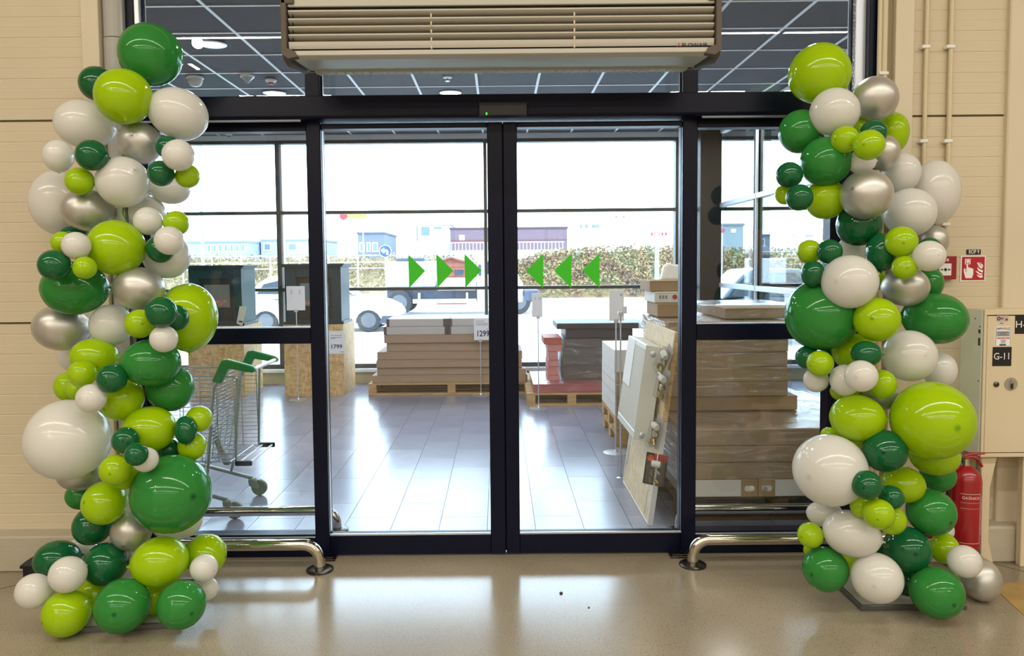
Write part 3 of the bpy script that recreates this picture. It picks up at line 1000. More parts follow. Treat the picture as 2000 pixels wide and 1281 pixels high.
MB().tube([(ex - .015, EY - .01, ez1 + .10), (ex + .02, EY - .018, ez1 + .112), (ex + .08, EY - .03, ez1 + .118)], [.009, .009, .006], 8).build('squeeze_lever', red_m, et, smooth=True)
MB().tube([(ex - .02, EY, ez1 + .08), (ex - .06, EY - .01, ez1 + .06), (ex - er - .02, EY - .02, ez1 - .04), (ex - er - .02, EY - .02, ez0 + .12)], .011, 10).build('hose', black_plastic, et, smooth=True)
bx('bracket', dark_steel, et, ex - .02, ex + .075, EY + er - .01, 3.95, ez1 - .05, ez1 - .03)


def wrapc(c):
    a = (c.x - ex) / er - .15
    r = er + .0006 - (c.y - EY + er) * 1.0
    return Vector((ex + r * math.sin(a), EY - r * math.cos(a), c.z))


wl_ = mat('white_label_print', (226, 220, 214), .5)
text('label_lettering', 'GAŚNICA', .02, wl_, rb, (ex, EY - er, ez1 - .105), wide=.085, ex=.0003, wrap=wrapc)
mb = MB()
for (x0, x1, z0, z1) in ((-.05, .052, -.085, -.083), (.05, .052, -.34, -.083), (-.05, .052, -.342, -.34), (-.05, .045, -.13, -.129), (-.05, .045, -.16, -.159)):
    n = 8
    for k in range(n):
        u0, u1 = x0 + (x1 - x0) * k / n, x0 + (x1 - x0) * (k + 1) / n
        vs = [wrapc(Vector((ex + u, EY - er, ez1 + z))) for u, z in ((u0, z0), (u1, z0), (u1, z1), (u0, z1))]
        mb.add(vs, [(0, 1, 2, 3)])
mb.build('label_outline', wl_, rb)
text('label_lettering', 'DO GASZENIA POD NAPIĘCIEM', .008, wl_, rb, (ex + .062, EY - er, ez1 - .2), wide=.2, ex=.0002, mx=Matrix.Rotation(math.radians(90), 3, 'Y').to_4x4(), wrap=wrapc)

# floor marks and bits
mk = [F(1954, 1160), F(1962, 1140), F(2080, 1128), F(2080, 1275)]
o = MB().prism([(v.x, v.y) for v in mk], 'z', .0004, .002).build('floor_marking', mat('yellow_floor_paint', (182, 150, 92), .5, var=.25, vscale=9), None)
tag(o, 'worn yellow painted patch on the hall floor under the cabinet', 'floor marking')
c = F(1096, 1159)
o = MB().lathe([(.004, 0), (.009, .002), (.007, .005), (.001, .006)], 9, Matrix.Translation((c.x, c.y, 0)) @ Matrix.Diagonal((1, 1.6, 1, 1))).build('floor_debris', ink, None)
tag(o, 'dark crumb lying on the floor before the doors', 'debris')
c = F(1150, 1187)
o = MB().lathe([(.003, 0), (.006, .002), (.004, .004), (.001, .005)], 7, Matrix.Translation((c.x, c.y, 0))).build('floor_debris', ink, None)
tag(o, 'second smaller crumb on the floor, nearer the viewer', 'debris')
c = P(54, 1112, 3.9)
ft = thing('cable_box', 'small black lidded box on the floor by the left plinth', 'box', (c.x + .02, 3.88, 0))
w0 = P(46, 1112, 3.85).x
MB().prism([(w0, 0), (w0 + .1, 0), (w0 + .1, .075), (w0, .075)], 'y', 3.84, 3.95).build('box_body', black_plastic, ft, .003)
MB().add([(w0 - .008, 3.832, .075), (w0 + .11, 3.832, .075), (w0 + .11, 3.958, .075), (w0 - .008, 3.958, .075), (w0 - .008, 3.832, .09), (w0 + .11, 3.832, .09), (w0 + .11, 3.958, .09), (w0 - .008, 3.958, .09), (w0 + .015, 3.855, .11), (w0 + .09, 3.855, .11), (w0 + .09, 3.94, .11), (w0 + .015, 3.94, .11)],
         [(3, 2, 1, 0), (0, 1, 5, 4), (1, 2, 6, 5), (2, 3, 7, 6), (3, 0, 4, 7), (4, 5, 9, 8), (5, 6, 10, 9), (6, 7, 11, 10), (7, 4, 8, 11), (8, 9, 10, 11)]).build('box_lid', black_plastic, ft)

# ------------------------------------------------------------------ balloons


def latex(name, col, tip, rough=.2, metal=0.0, trans=.22, coat=.0, spec=.5):
    m = bpy.data.materials.new(name)
    m.use_nodes = True
    nt = m.node_tree
    N, L = nt.nodes.new, nt.links.new
    b = nt.nodes['Principled BSDF']
    out = nt.nodes['Material Output']
    tc, sep, mr, mix = N('ShaderNodeTexCoord'), N('ShaderNodeVectorMath'), N('ShaderNodeMapRange'), N('ShaderNodeMix')
    sep.operation = 'DISTANCE'                       # thick latex at the nipple end
    sep.inputs[1].default_value = (1.02, 0, 0)
    mr.inputs['From Min'].default_value, mr.inputs['From Max'].default_value = .03, .13
    mr.inputs['To Min'].default_value, mr.inputs['To Max'].default_value = 1, 0
    mix.data_type = 'RGBA'
    mix.inputs[6].default_value, mix.inputs[7].default_value = lin(col), lin(tip)
    L(tc.outputs['Object'], sep.inputs[0])
    L(sep.outputs['Value'], mr.inputs['Value'])
    L(mr.outputs[0], mix.inputs[0])
    L(mix.outputs[2], b.inputs['Base Color'])
    b.inputs['Roughness'].default_value = rough
    b.inputs['Metallic'].default_value = metal
    b.inputs['Specular IOR Level'].default_value = spec
    b.inputs['Coat Weight'].default_value = coat
    b.inputs['Coat Roughness'].default_value = .1
    if trans:
        t, ms = N('ShaderNodeBsdfTranslucent'), N('ShaderNodeMixShader')
        L(mix.outputs[2], t.inputs[0])
        ms.inputs[0].default_value = trans
        L(b.outputs[0], ms.inputs[1])
        L(t.outputs[0], ms.inputs[2])
        L(ms.outputs[0], out.inputs[0])
    return m


LX = {'G': latex('emerald_latex', (58, 150, 66), (24, 92, 44), .08, trans=.3),
      'D': latex('dark_green_latex', (22, 100, 56), (8, 54, 30), .08, trans=.14),
      'L': latex('lime_latex', (178, 214, 12), (120, 170, 10), .1, trans=.28),
      'W': latex('white_latex', (236, 234, 228), (222, 218, 208), .14, trans=.28),
      'S': latex('silver_latex', (196, 194, 187), (134, 130, 122), .38, metal=.7, trans=0, coat=.2)}
prof = []
NP = 26
for k in range(NP + 1):
    a = math.pi * k / NP
    x = -math.cos(a)
    r = math.sin(a) * (1 + .035 * x)
    if x > .985:
        x = .985 + (x - .985) * 1.6
    prof.append((max(r, .0), x))
prof = [(r, x) for r, x in prof if x > -.985]
neck = [(.04, -1.10), (.06, -1.096), (.052, -1.08), (.028, -1.065), (.035, -1.045), (.07, -1.02), (.12, -.998)]
prof = neck + prof
prof[-1] = (.004, prof[-1][1])
egg_me = None
GROUP = {'left': 'balloons of the left garland column', 'right': 'balloons of the right garland column'}
CAMP = Vector((0, 0, HC))
AXIS = {'left': (-1.735, 3.55), 'right': (1.93, 3.68)}
BALLOONS = [
('G',-1.714,3.782,2.685,0.144,0.158,0,'large emerald balloon in left column, above large white one'),
('D',-2.066,3.941,2.586,0.086,0.091,0,'medium dark-green balloon in left column, above large white one, left of large lime one'),
('L',-1.766,3.602,2.443,0.130,0.128,0,'large lime balloon in left column, left of large white one, below large emerald one'),
('W',-1.556,3.709,2.384,0.142,0.123,22,'large white balloon in left column, right of large lime one, below large emerald one'),
('W',-2.008,3.706,2.336,0.138,0.116,8,'large white balloon in left column, behind large lime one, left of large lime one'),
('S',-1.752,3.723,2.247,0.106,0.098,0,'medium silver balloon in left column, above large white one'),
('D',-1.859,3.475,2.153,0.071,0.070,0,'small dark-green balloon in left column, left of large white one'),
('W',-2.077,3.586,2.166,0.067,0.076,0,'small white balloon in left column, above large white one'),
('L',-1.946,3.524,2.041,0.062,0.065,0,'small lime balloon in left column, left of large white one, below small dark-green one'),
('W',-1.771,3.579,2.043,0.120,0.119,8,'large white balloon in left column, right of small lime one, left of small white one'),
('W',-1.464,3.475,2.149,0.072,0.071,0,'small white balloon in left column, right of medium silver one, above small lime one'),
('D',-1.564,3.515,2.073,0.058,0.061,0,'small dark-green balloon in left column, right of large white one'),
('L',-1.468,3.581,2.067,0.058,0.054,0,'small lime balloon in left column, in front of small white one'),
('D',-1.583,3.644,2.211,0.058,0.053,0,'small dark-green balloon in left column, below large white one, right of medium silver one'),
('W',-1.647,3.805,2.028,0.094,0.074,0,'small white balloon in left column, right of large white one'),
('W',-2.225,3.829,1.968,0.136,0.164,0,'large white balloon in left column, behind medium silver one'),
('S',-1.980,3.648,1.916,0.119,0.101,10,'medium silver balloon in left column, behind large white one'),
('W',-1.792,3.786,1.913,0.118,0.094,0,'medium white balloon in left column, behind large white one'),
('W',-1.656,3.568,1.856,0.066,0.066,0,'small white balloon in left column, right of large lime one, above medium white one'),
('L',-1.533,3.590,1.846,0.060,0.058,0,'small lime balloon in left column, above medium white one'),
('D',-2.098,3.730,1.798,0.066,0.048,0,'small dark-green balloon in left column, behind medium silver one'),
('L',-1.779,3.506,1.732,0.125,0.131,0,'large lime balloon in left column, left of medium white one'),
('W',-1.876,3.349,1.738,0.061,0.060,0,'small white balloon in left column, above large emerald one, below large white one'),
('L',-1.995,3.452,1.754,0.053,0.049,0,'small lime balloon in left column, below large white one'),
('D',-1.967,3.332,1.652,0.069,0.067,0,'small dark-green balloon in left column, in front of large emerald one'),
('L',-1.832,3.331,1.639,0.048,0.052,0,'small lime balloon in left column, in front of large lime one'),
('G',-2.001,3.547,1.543,0.147,0.126,0,'large emerald balloon in left column, above large silver one'),
('D',-1.592,3.544,1.722,0.061,0.065,0,'small dark-green balloon in left column, in front of medium white one'),
('W',-1.506,3.445,1.759,0.066,0.065,0,'small white balloon in left column, above medium white one, in front of small lime one'),
('W',-1.630,3.693,1.693,0.110,0.113,0,'medium white balloon in left column, right of large lime one, below small lime one'),
('S',-1.692,3.528,1.540,0.115,0.101,8,'medium silver balloon in left column, right of large emerald one'),
('L',-1.515,3.651,1.392,0.138,0.167,0,'large lime balloon in left column, right of large emerald one, behind small dark-green one'),
('D',-1.474,3.269,1.443,0.067,0.066,0,'small dark-green balloon in left column, left of large lime one, right of medium silver one'),
('D',-1.485,3.432,1.406,0.058,0.063,0,'small dark-green balloon in left column, left of large lime one, right of small dark-green one'),
('L',-1.620,3.376,1.385,0.062,0.068,0,'small lime balloon in left column, left of large lime one, below medium silver one'),
('W',-1.479,3.295,1.323,0.062,0.057,0,'small white balloon in left column, in front of large emerald one'),
('S',-2.130,3.651,1.348,0.132,0.112,8,'large silver balloon in left column, below large emerald one'),
('W',-1.861,3.595,1.363,0.096,0.102,0,'medium white balloon in left column, right of large silver one'),
('W',-2.202,3.860,1.198,0.078,0.095,0,'medium white balloon in left column, below large silver one'),
('L',-1.914,3.531,1.218,0.107,0.087,8,'medium lime balloon in left column, right of large silver one'),
('L',-1.911,3.417,1.157,0.062,0.062,0,'small lime balloon in left column, above small lime one, in front of medium lime one'),
('G',-1.597,3.420,1.203,0.129,0.109,0,'large emerald balloon in left column, in front of medium emerald one'),
('D',-1.722,3.313,1.147,0.066,0.062,0,'small dark-green balloon in left column, right of medium lime one'),
('L',-2.115,3.652,1.058,0.065,0.072,0,'small lime balloon in left column, above giant white one, below medium white one'),
('L',-2.015,3.557,1.061,0.051,0.049,0,'small lime balloon in left column, above giant white one, right of small lime one'),
('W',-1.808,3.296,1.062,0.064,0.063,0,'small white balloon in left column, above giant white one'),
('L',-1.766,3.474,1.029,0.105,0.097,-12,'medium lime balloon in left column, above large lime one'),
('G',-1.583,3.577,1.058,0.110,0.110,-15,'medium emerald balloon in left column, behind large emerald one'),
('W',-1.995,3.429,0.848,0.187,0.179,0,'giant white balloon in left column, above small emerald one'),
('L',-1.633,3.454,0.887,0.119,0.106,0,'large lime balloon in left column, right of giant white one, above giant emerald one'),
('D',-1.457,3.442,0.884,0.051,0.066,0,'small dark-green balloon in left column, right of large lime one, above small lime one'),
('L',-1.423,3.514,0.922,0.061,0.061,0,'small lime balloon in left column, above small lime one, right of small dark-green one'),
('L',-1.461,3.515,0.791,0.068,0.064,0,'small lime balloon in left column, above giant emerald one, right of large lime one'),
('D',-1.576,3.527,0.772,0.053,0.053,0,'small dark-green balloon in left column, behind giant emerald one'),
('D',-1.661,3.291,0.874,0.059,0.058,0,'small dark-green balloon in left column, right of giant white one'),
('D',-1.555,3.166,0.842,0.049,0.048,0,'small dark-green balloon in left column, left of giant emerald one'),
('W',-1.554,3.244,0.799,0.053,0.055,0,'small white balloon in left column, in front of giant emerald one'),
('L',-1.700,3.271,0.747,0.067,0.069,0,'small lime balloon in left column, left of giant emerald one, left of small lime one'),
('G',-1.514,3.392,0.601,0.181,0.173,0,'giant emerald balloon in left column, in front of medium silver one'),
('S',-2.032,3.593,0.642,0.111,0.080,0,'medium silver balloon in left column, below giant white one'),
('L',-1.723,3.386,0.697,0.073,0.069,0,'small lime balloon in left column, in front of giant emerald one'),
('G',-2.089,3.694,0.505,0.081,0.070,0,'small emerald balloon in left column, below giant white one'),
('L',-1.827,3.407,0.556,0.102,0.096,0,'medium lime balloon in left column, above medium dark-green one'),
('D',-1.947,3.514,0.411,0.090,0.089,0,'medium dark-green balloon in left column, above medium dark-green one'),
('S',-1.736,3.462,0.405,0.093,0.091,0,'medium silver balloon in left column, behind giant emerald one'),
('W',-1.585,3.604,0.406,0.122,0.099,0,'medium white balloon in left column, below giant emerald one'),
('L',-1.421,3.530,0.260,0.098,0.098,0,'medium lime balloon in left column, right of large lime one, behind large lime one'),
('W',-1.366,3.371,0.259,0.063,0.061,0,'small white balloon in left column, above medium emerald one'),
('W',-1.391,3.467,0.119,0.054,0.050,0,'small white balloon in left column, behind medium emerald one'),
('L',-1.562,3.361,0.294,0.125,0.113,0,'large lime balloon in left column, below giant emerald one'),
('D',-2.131,3.529,0.244,0.104,0.089,0,'medium dark-green balloon in left column, left of medium dark-green one'),
('D',-1.841,3.420,0.262,0.097,0.099,-12,'medium dark-green balloon in left column, behind large emerald one'),
('W',-1.920,3.253,0.285,0.078,0.078,0,'medium white balloon in left column, in front of medium dark-green one'),
('W',-2.080,3.260,0.208,0.076,0.074,-12,'medium white balloon in left column, left of medium white one'),
('L',-1.941,3.265,0.104,0.099,0.104,0,'medium lime balloon in left column, left of large emerald one, left of medium lime one'),
('G',-1.681,3.248,0.144,0.119,0.114,-15,'large emerald balloon in left column, below medium dark-green one'),
('G',-1.421,3.248,0.146,0.102,0.106,0,'medium emerald balloon in left column, in front of small white one'),
('L',-1.929,3.475,0.091,0.081,0.091,0,'medium lime balloon in left column, below medium dark-green one'),
('L',-1.643,3.470,0.090,0.092,0.090,0,'medium lime balloon in left column, below large lime one'),
('W',-2.105,3.694,0.236,0.058,0.061,0,'small white balloon in left column, behind medium dark-green one'),
('L',1.605,3.795,2.567,0.143,0.153,0,'large lime balloon in right column, above medium emerald one, above medium white one'),
('W',1.623,3.662,2.353,0.115,0.114,0,'medium white balloon in right column, in front of large lime one'),
('S',1.848,3.727,2.428,0.110,0.106,-28,'medium silver balloon in right column, right of medium white one'),
('L',1.995,3.828,2.279,0.073,0.101,0,'medium lime balloon in right column, above small silver one'),
('L',1.816,3.796,2.300,0.058,0.055,0,'small lime balloon in right column, right of medium white one'),
('D',1.786,3.606,2.245,0.063,0.059,0,'small dark-green balloon in right column, below medium silver one'),
('L',1.625,3.549,2.204,0.063,0.064,0,'small lime balloon in right column, in front of large emerald one'),
('L',1.681,3.436,2.161,0.068,0.068,0,'small lime balloon in right column, in front of small silver one'),
('S',1.891,3.711,2.163,0.071,0.086,0,'small silver balloon in right column, above large silver one'),
('W',1.727,3.598,2.107,0.063,0.057,0,'small white balloon in right column, above large silver one'),
('G',1.508,3.773,2.281,0.104,0.111,0,'medium emerald balloon in right column, below large lime one'),
('G',1.581,3.654,2.116,0.118,0.119,-12,'large emerald balloon in right column, left of large silver one'),
('W',2.024,3.803,2.076,0.091,0.101,0,'medium white balloon in right column, behind small silver one'),
('W',2.236,3.871,1.981,0.118,0.166,0,'large white balloon in right column, behind medium white one'),
('S',1.732,3.553,1.948,0.116,0.117,0,'large silver balloon in right column, in front of large white one'),
('D',1.400,3.638,2.052,0.063,0.062,0,'small dark-green balloon in right column, left of large emerald one, near the top'),
('L',1.426,3.755,1.970,0.050,0.050,0,'tiny lime balloon in right column, below small dark-green one'),
('D',1.409,3.533,1.935,0.061,0.062,0,'small dark-green balloon in right column, left of medium lime one, below small dark-green one'),
('L',1.608,3.709,1.941,0.094,0.102,0,'medium lime balloon in right column, below large emerald one'),
('W',2.011,3.694,1.872,0.125,0.114,0,'large white balloon in right column, below medium white one'),
('D',1.755,3.672,1.813,0.106,0.102,0,'medium dark-green balloon in right column, below large silver one'),
('L',1.854,3.471,1.725,0.070,0.071,0,'small lime balloon in right column, below large white one, in front of large white one'),
('S',2.221,3.845,1.734,0.070,0.081,0,'small silver balloon in right column, above small white one'),
('D',2.075,3.629,1.690,0.054,0.059,0,'small dark-green balloon in right column, below small silver one'),
('W',1.946,3.406,1.657,0.070,0.069,0,'small white balloon in right column, above small emerald one'),
('D',1.817,3.573,1.677,0.071,0.092,0,'medium dark-green balloon in right column, below large white one'),
('L',1.863,3.453,1.606,0.055,0.056,0,'small lime balloon in right column, left of small emerald one'),
('L',1.498,3.628,1.684,0.055,0.060,0,'small lime balloon in right column, left of small dark-green one, above small dark-green one'),
('D',1.547,3.518,1.682,0.058,0.057,0,'small dark-green balloon in right column, left of small white one'),
('D',1.466,3.512,1.579,0.053,0.062,0,'small dark-green balloon in right column, above giant emerald one'),
('W',1.607,3.437,1.543,0.128,0.117,8,'large white balloon in right column, in front of giant emerald one'),
('W',1.816,3.849,1.696,0.078,0.078,0,'small white balloon in right column, behind medium dark-green one'),
('S',1.957,3.618,1.511,0.106,0.094,0,'medium silver balloon in right column, in front of large emerald one'),
('G',2.168,3.784,1.522,0.067,0.080,0,'small emerald balloon in right column, above large emerald one, right of medium silver one'),
('G',2.129,3.664,1.354,0.147,0.125,6,'large emerald balloon in right column, above large white one'),
('G',1.547,3.588,1.381,0.178,0.162,0,'giant emerald balloon in right column, left of medium lime one'),
('L',1.722,3.415,1.370,0.102,0.098,0,'medium lime balloon in right column, left of large emerald one'),
('L',1.715,3.615,1.199,0.101,0.089,0,'medium lime balloon in right column, behind giant emerald one'),
('D',1.661,3.383,1.217,0.065,0.059,0,'small dark-green balloon in right column, left of large white one, behind small white one'),
('D',1.483,3.599,1.176,0.057,0.054,0,'small dark-green balloon in right column, below giant emerald one, above small white one'),
('L',1.498,3.488,1.161,0.060,0.061,0,'small lime balloon in right column, below giant emerald one, right of small dark-green one'),
('W',1.942,3.544,1.186,0.121,0.121,0,'large white balloon in right column, below large emerald one'),
('W',2.183,3.704,1.092,0.079,0.091,0,'medium white balloon in right column, behind giant lime one'),
('W',1.524,3.592,1.067,0.058,0.059,0,'small white balloon in right column, left of small white one, below small lime one'),
('W',1.612,3.483,1.081,0.067,0.074,0,'small white balloon in right column, behind small white one'),
('W',1.608,3.318,1.127,0.070,0.070,0,'small white balloon in right column, above large lime one, below small dark-green one'),
('L',1.760,3.427,1.071,0.059,0.066,0,'small lime balloon in right column, above giant lime one'),
('S',1.808,3.556,1.001,0.092,0.080,0,'medium silver balloon in right column, left of giant lime one'),
('L',1.662,3.589,1.009,0.067,0.049,0,'small lime balloon in right column, above large lime one, behind large lime one'),
('L',1.659,3.451,0.910,0.121,0.108,0,'large lime balloon in right column, left of giant lime one, above giant white one'),
('L',1.952,3.363,0.916,0.176,0.173,0,'giant lime balloon in right column, right of medium silver one'),
('W',1.517,3.405,0.679,0.166,0.161,0,'giant white balloon in right column, above small white one'),
('D',1.751,3.377,0.773,0.095,0.096,0,'medium dark-green balloon in right column, behind giant lime one'),
('L',2.068,3.533,0.707,0.110,0.093,0,'medium lime balloon in right column, below giant lime one'),
('L',1.615,3.631,0.792,0.046,0.035,0,'tiny lime balloon in right column, left of large lime one'),
('L',1.758,3.575,0.769,0.062,0.053,0,'small lime balloon in right column, below large lime one'),
('L',1.884,3.466,0.590,0.097,0.084,0,'medium lime balloon in right column, right of small dark-green one, left of medium emerald one'),
('G',2.161,3.657,0.577,0.081,0.082,0,'medium emerald balloon in right column, below giant lime one'),
('D',1.603,3.238,0.658,0.064,0.063,0,'small dark-green balloon in right column, in front of giant white one'),
('D',1.738,3.289,0.586,0.051,0.055,0,'small dark-green balloon in right column, left of medium emerald one'),
('L',1.627,3.339,0.536,0.046,0.058,0,'small lime balloon in right column, below giant white one'),
('L',1.655,3.231,0.531,0.064,0.067,0,'small lime balloon in right column, in front of large white one, below medium lime one'),
('L',1.764,3.337,0.467,0.064,0.067,0,'small lime balloon in right column, right of large white one, left of medium emerald one'),
('G',2.008,3.447,0.464,0.110,0.104,0,'medium emerald balloon in right column, above medium dark-green one'),
('W',1.562,3.555,0.421,0.086,0.062,0,'small white balloon in right column, below giant white one, behind large white one'),
('W',1.614,3.390,0.385,0.126,0.104,8,'large white balloon in right column, above medium emerald one'),
('L',1.445,3.441,0.361,0.060,0.057,0,'small lime balloon in right column, left of large white one, above medium emerald one'),
('L',1.494,3.545,0.247,0.036,0.038,0,'tiny lime balloon in right column, below small lime one, near the floor'),
('G',1.514,3.432,0.203,0.100,0.105,0,'medium emerald balloon in right column, in front of small lime one'),
('D',1.889,3.426,0.297,0.105,0.101,12,'medium dark-green balloon in right column, above large emerald one'),
('W',1.699,3.322,0.206,0.112,0.108,16,'large white balloon in right column, left of large emerald one'),
('G',1.970,3.324,0.136,0.110,0.118,0,'large emerald balloon in right column, right of large white one'),
('L',2.103,3.491,0.272,0.065,0.072,0,'small lime balloon in right column, below medium emerald one'),
('W',2.090,3.320,0.279,0.072,0.070,16,'small white balloon in right column, above large emerald one, right of large emerald one'),
('S',2.311,3.535,0.100,0.087,0.100,0,'medium silver balloon in right column, near the floor'),
('L',1.737,3.648,0.139,0.051,0.063,0,'small lime balloon in right column, right of medium emerald one'),
('D',1.993,3.593,0.083,0.066,0.083,0,'small dark-green balloon in right column, behind large emerald one'),
('W',2.201,3.658,0.300,0.044,0.054,0,'small white balloon in right column, behind medium emerald one'),
('D',1.888,3.652,0.201,0.045,0.048,0,'tiny dark-green balloon in right column, above large white one, left of medium dark-green one'),
('L',1.875,3.730,1.547,0.041,0.056,0,'tiny lime balloon in right column, behind medium silver one'),
('D',1.632,3.709,1.181,0.037,0.036,0,'tiny dark-green balloon in right column, behind medium lime one'),
]
for (col, x, y, z, ra, rb_, rot, label) in BALLOONS:
    side = 'left' if x < 0 else 'right'
    p = Vector((x, y, z))
    d = (p - CAMP).normalized()
    e1 = d.cross(Vector((0, 0, 1))).normalized()
    e2 = e1.cross(d).normalized()
    outv = (p - Vector((AXIS[side][0], AXIS[side][1], min(z, 2.3))))
    rc = (ra + rb_) / 2
    if ra > rb_ * 1.1:
        t = math.radians(rot)
        xa = e1 * math.cos(t) - e2 * math.sin(t)
        if xa.dot(outv) < 0:
            xa = -xa
        scl = (ra, rb_, rc)
        za = d
    elif rb_ > ra * 1.1:
        xa = e2 if z > .8 else -e2
        scl = (rb_, ra, rc)
        za = d
    else:
        xa = (outv + Vector((0, 0, .05 * math.sin(x * 37)))).normalized() if outv.length > .02 else -d
        scl = (rc, rc, rc)
        za = xa.cross(Vector((.2, .3, 1))).normalized()
    ya = za.cross(xa).normalized()
    za = xa.cross(ya).normalized()
    M3 = Matrix((xa, ya, za)).transposed().to_4x4()
    if egg_me is None:
        o = MB().lathe(prof, 36, Matrix.Rotation(math.radians(90), 4, 'Y')).build('balloon', LX[col], None, smooth=True, loc=(0, 0, 0))
        egg_me = o.data
    else:
        o = bpy.data.objects.new('balloon', egg_me)
        C.objects.link(o)
    o.matrix_world = Matrix.Translation(p) @ M3 @ Matrix.Diagonal(scl + (1,))
    o.material_slots[0].link = 'OBJECT'
    o.material_slots[0].material = LX[col]
    tag(o, label, 'balloon', GROUP[side])

# stands that carry the two garlands
plate_m = mat('stand_plate', (176, 172, 158), .4, var=.1, vscale=8)
edge_m = mat('stand_edge', (104, 102, 100), .35, metal=.6)
for side, (ax, ay), rz in (('left', AXIS['left'], math.radians(6)), ('right', AXIS['right'], 0.0)):
    st = thing('balloon_stand', 'flat square base plate and pole inside the %s balloon column' % side, 'stand', (ax, ay, 0), 'balloon stands')
    R_ = Matrix.Translation((ax, ay, 0)) @ Matrix.Rotation(rz, 4, 'Z')
    h = .25
    bx('base_plate', plate_m, st, -h + .012, h - .012, -h + .012, h - .012, .0, .016, mx=R_)
    for q in ((-h, h, -h, -h + .014), (-h, h, h - .014, h), (-h, -h + .014, -h + .014, h - .014), (h - .014, h, -h + .014, h - .014)):
        bx('base_edge', edge_m, st, q[0], q[1], q[2], q[3], 0, .026, .002, mx=R_)
    ztop = 2.3
    qx, qy = (-1.81, 3.68) if side == 'left' else (1.88, 3.8)
    MB().tube([(qx, qy, .015), (qx, qy, ztop)], .007, 10).build('pole', edge_m, st, smooth=True)
    MB().tube([(qx + .02 * math.sin(k * 1.3), qy + .02 * math.cos(k * 1.3), .3 + k * .05) for k in range(int((ztop - .3) / .05))], .0035, 5).build('tie_string', mat('green_tie_' + side, (90, 170, 30), .5), st, smooth=True)

# ------------------------------------------------------------------ lobby: stoves on strand-board plinths
stove_m = mat('dark_green_stove', (32, 58, 70), .4, spec=.25)
stove_in = mat('stove_recess', (20, 24, 26), .5)
screen_m = mat('stove_glass', (104, 112, 112), .15)  # reflection on the glass is put into its grey base colour
flame_m = mat('flame_print', (206, 112, 76), .5, emit=.15)
YP = 9.36
for n, (x0, x1, yt, ym, yb, lab, plab) in enumerate((
        (370, 479, 518, 637, 773, 'dark green electric fireplace surround showing orange flames, behind the shopping cart', 'strand board plinth partly behind the shopping cart'),
        (557, 673, 515, 634, 772.5, 'dark green electric fireplace surround nearest the left sliding door post', 'strand board plinth that carries the 1799 price sheet'))):
    a, b = P(x0, yb, YP), P(x1, yb, YP)
    zt, zm = P((x0 + x1) / 2, yt, YP).z, P((x0 + x1) / 2, ym, YP).z
    dp = .72
    pl = thing('board_plinth', plab, 'plinth', ((a.x + b.x) / 2, YP + dp / 2, 0), 'strand board plinths')
    bx('front_board', osb, pl, a.x, b.x - .02, YP, YP + .02, 0, zm, .002)
    bx('side_board', osb, pl, b.x - .02, b.x, YP, YP + dp, 0, zm, .002)
    bx('side_board', osb, pl, a.x, a.x + .02, YP + .02, YP + dp, 0, zm, .002)
    bx('back_board', osb, pl, a.x + .02, b.x - .02, YP + dp - .02, YP + dp, 0, zm, .002)
    bx('top_board', osb, pl, a.x + .02, b.x - .02, YP + .02, YP + dp - .02, zm - .02, zm - .001, .002)
    sv = thing('fireplace', lab, 'fireplace', ((a.x + b.x) / 2, YP + .3, zm), 'electric fireplaces')
    sx0, sx1 = a.x + .01, b.x - .03
    y0, y1 = YP + .06, YP + .6
    H = zt - zm
    mb = MB()
    iw0, iw1 = sx0 + (sx1 - sx0) * .2, sx1 - (sx1 - sx0) * .16
    iz0, iz1 = zm + H * .08, zm + H * .78
    mb.box(sx0, iw0, y0, y1, zm, zt - .04).box(iw1, sx1, y0, y1, zm, zt - .04).box(iw0, iw1, y0, y1, iz1, zt - .04).box(iw0, iw1, y0, y1, zm, iz0)
    mb.build('surround', stove_m, sv, .003)
    bx('mantel', stove_m, sv, sx0 - .03, sx1 + .03, y0 - .035, y1, zt - .04, zt - .018, .003)
    bx('mantel', stove_m, sv, sx0 - .045, sx1 + .05, y0 - .05, y1, zt - .018, zt, .003)
    bx('skirting', stove_m, sv, sx0 - .02, sx1 + .03, y0 - .02, y1, zm, zm + .035, .003)
    bx('insert_frame', stove_in, sv, iw0, iw1, y0 + .03, y0 + .06, iz0, iz1, .003)
    bz0, bz1 = zm + H * .30, zm + H * .68
    gx = bx('viewing_glass', screen_m, sv, iw0 + .05, iw1 - .05, y0 + .02, y0 + .032, bz0, bz1, .002)
    mb = MB()
    random.seed(3 + n)
    for k in range(26):
        u = iw0 + .1 + (iw1 - iw0 - .2) * random.random()
        z = bz0 + .02 + random.random() * .06
        s = .005 + random.random() * .008
        mb.prism([(u - s, z), (u + s * .6, z - s * .5), (u + s, z + s * .3), (u + s * .1, z + s * 2.0)], 'y', y0 + .018, y0 + .0195)
    mb.build('flames', flame_m, gx)
# leaflet holder on the first plinth and price sheet on the second
q = P(473, 637, YP - .0)
lf = thing('sign_strip', 'tilted pale label strip leaning against the fireplace behind the cart', 'sign', (q.x, YP + .03, P(470, 637, YP).z))
c4 = [(462, 631), (473, 637), (481, 599), (468, 598)]
vs = [P(x, y, YP + .025) for x, y in c4]
MB().prism([(v.x, v.z) for v in vs], 'y', YP + .022, YP + .034).build('strip', mat('pale_strip', (206, 200, 186), .5), lf, .001)
vs = [P(x, y, YP + .02) for x, y in ((466, 629), (473, 630), (474, 627), (466.5, 626))]
MB().prism([(v.x, v.z) for v in vs], 'y', YP + .019, YP + .0215).build('strip_print', ink, lf)


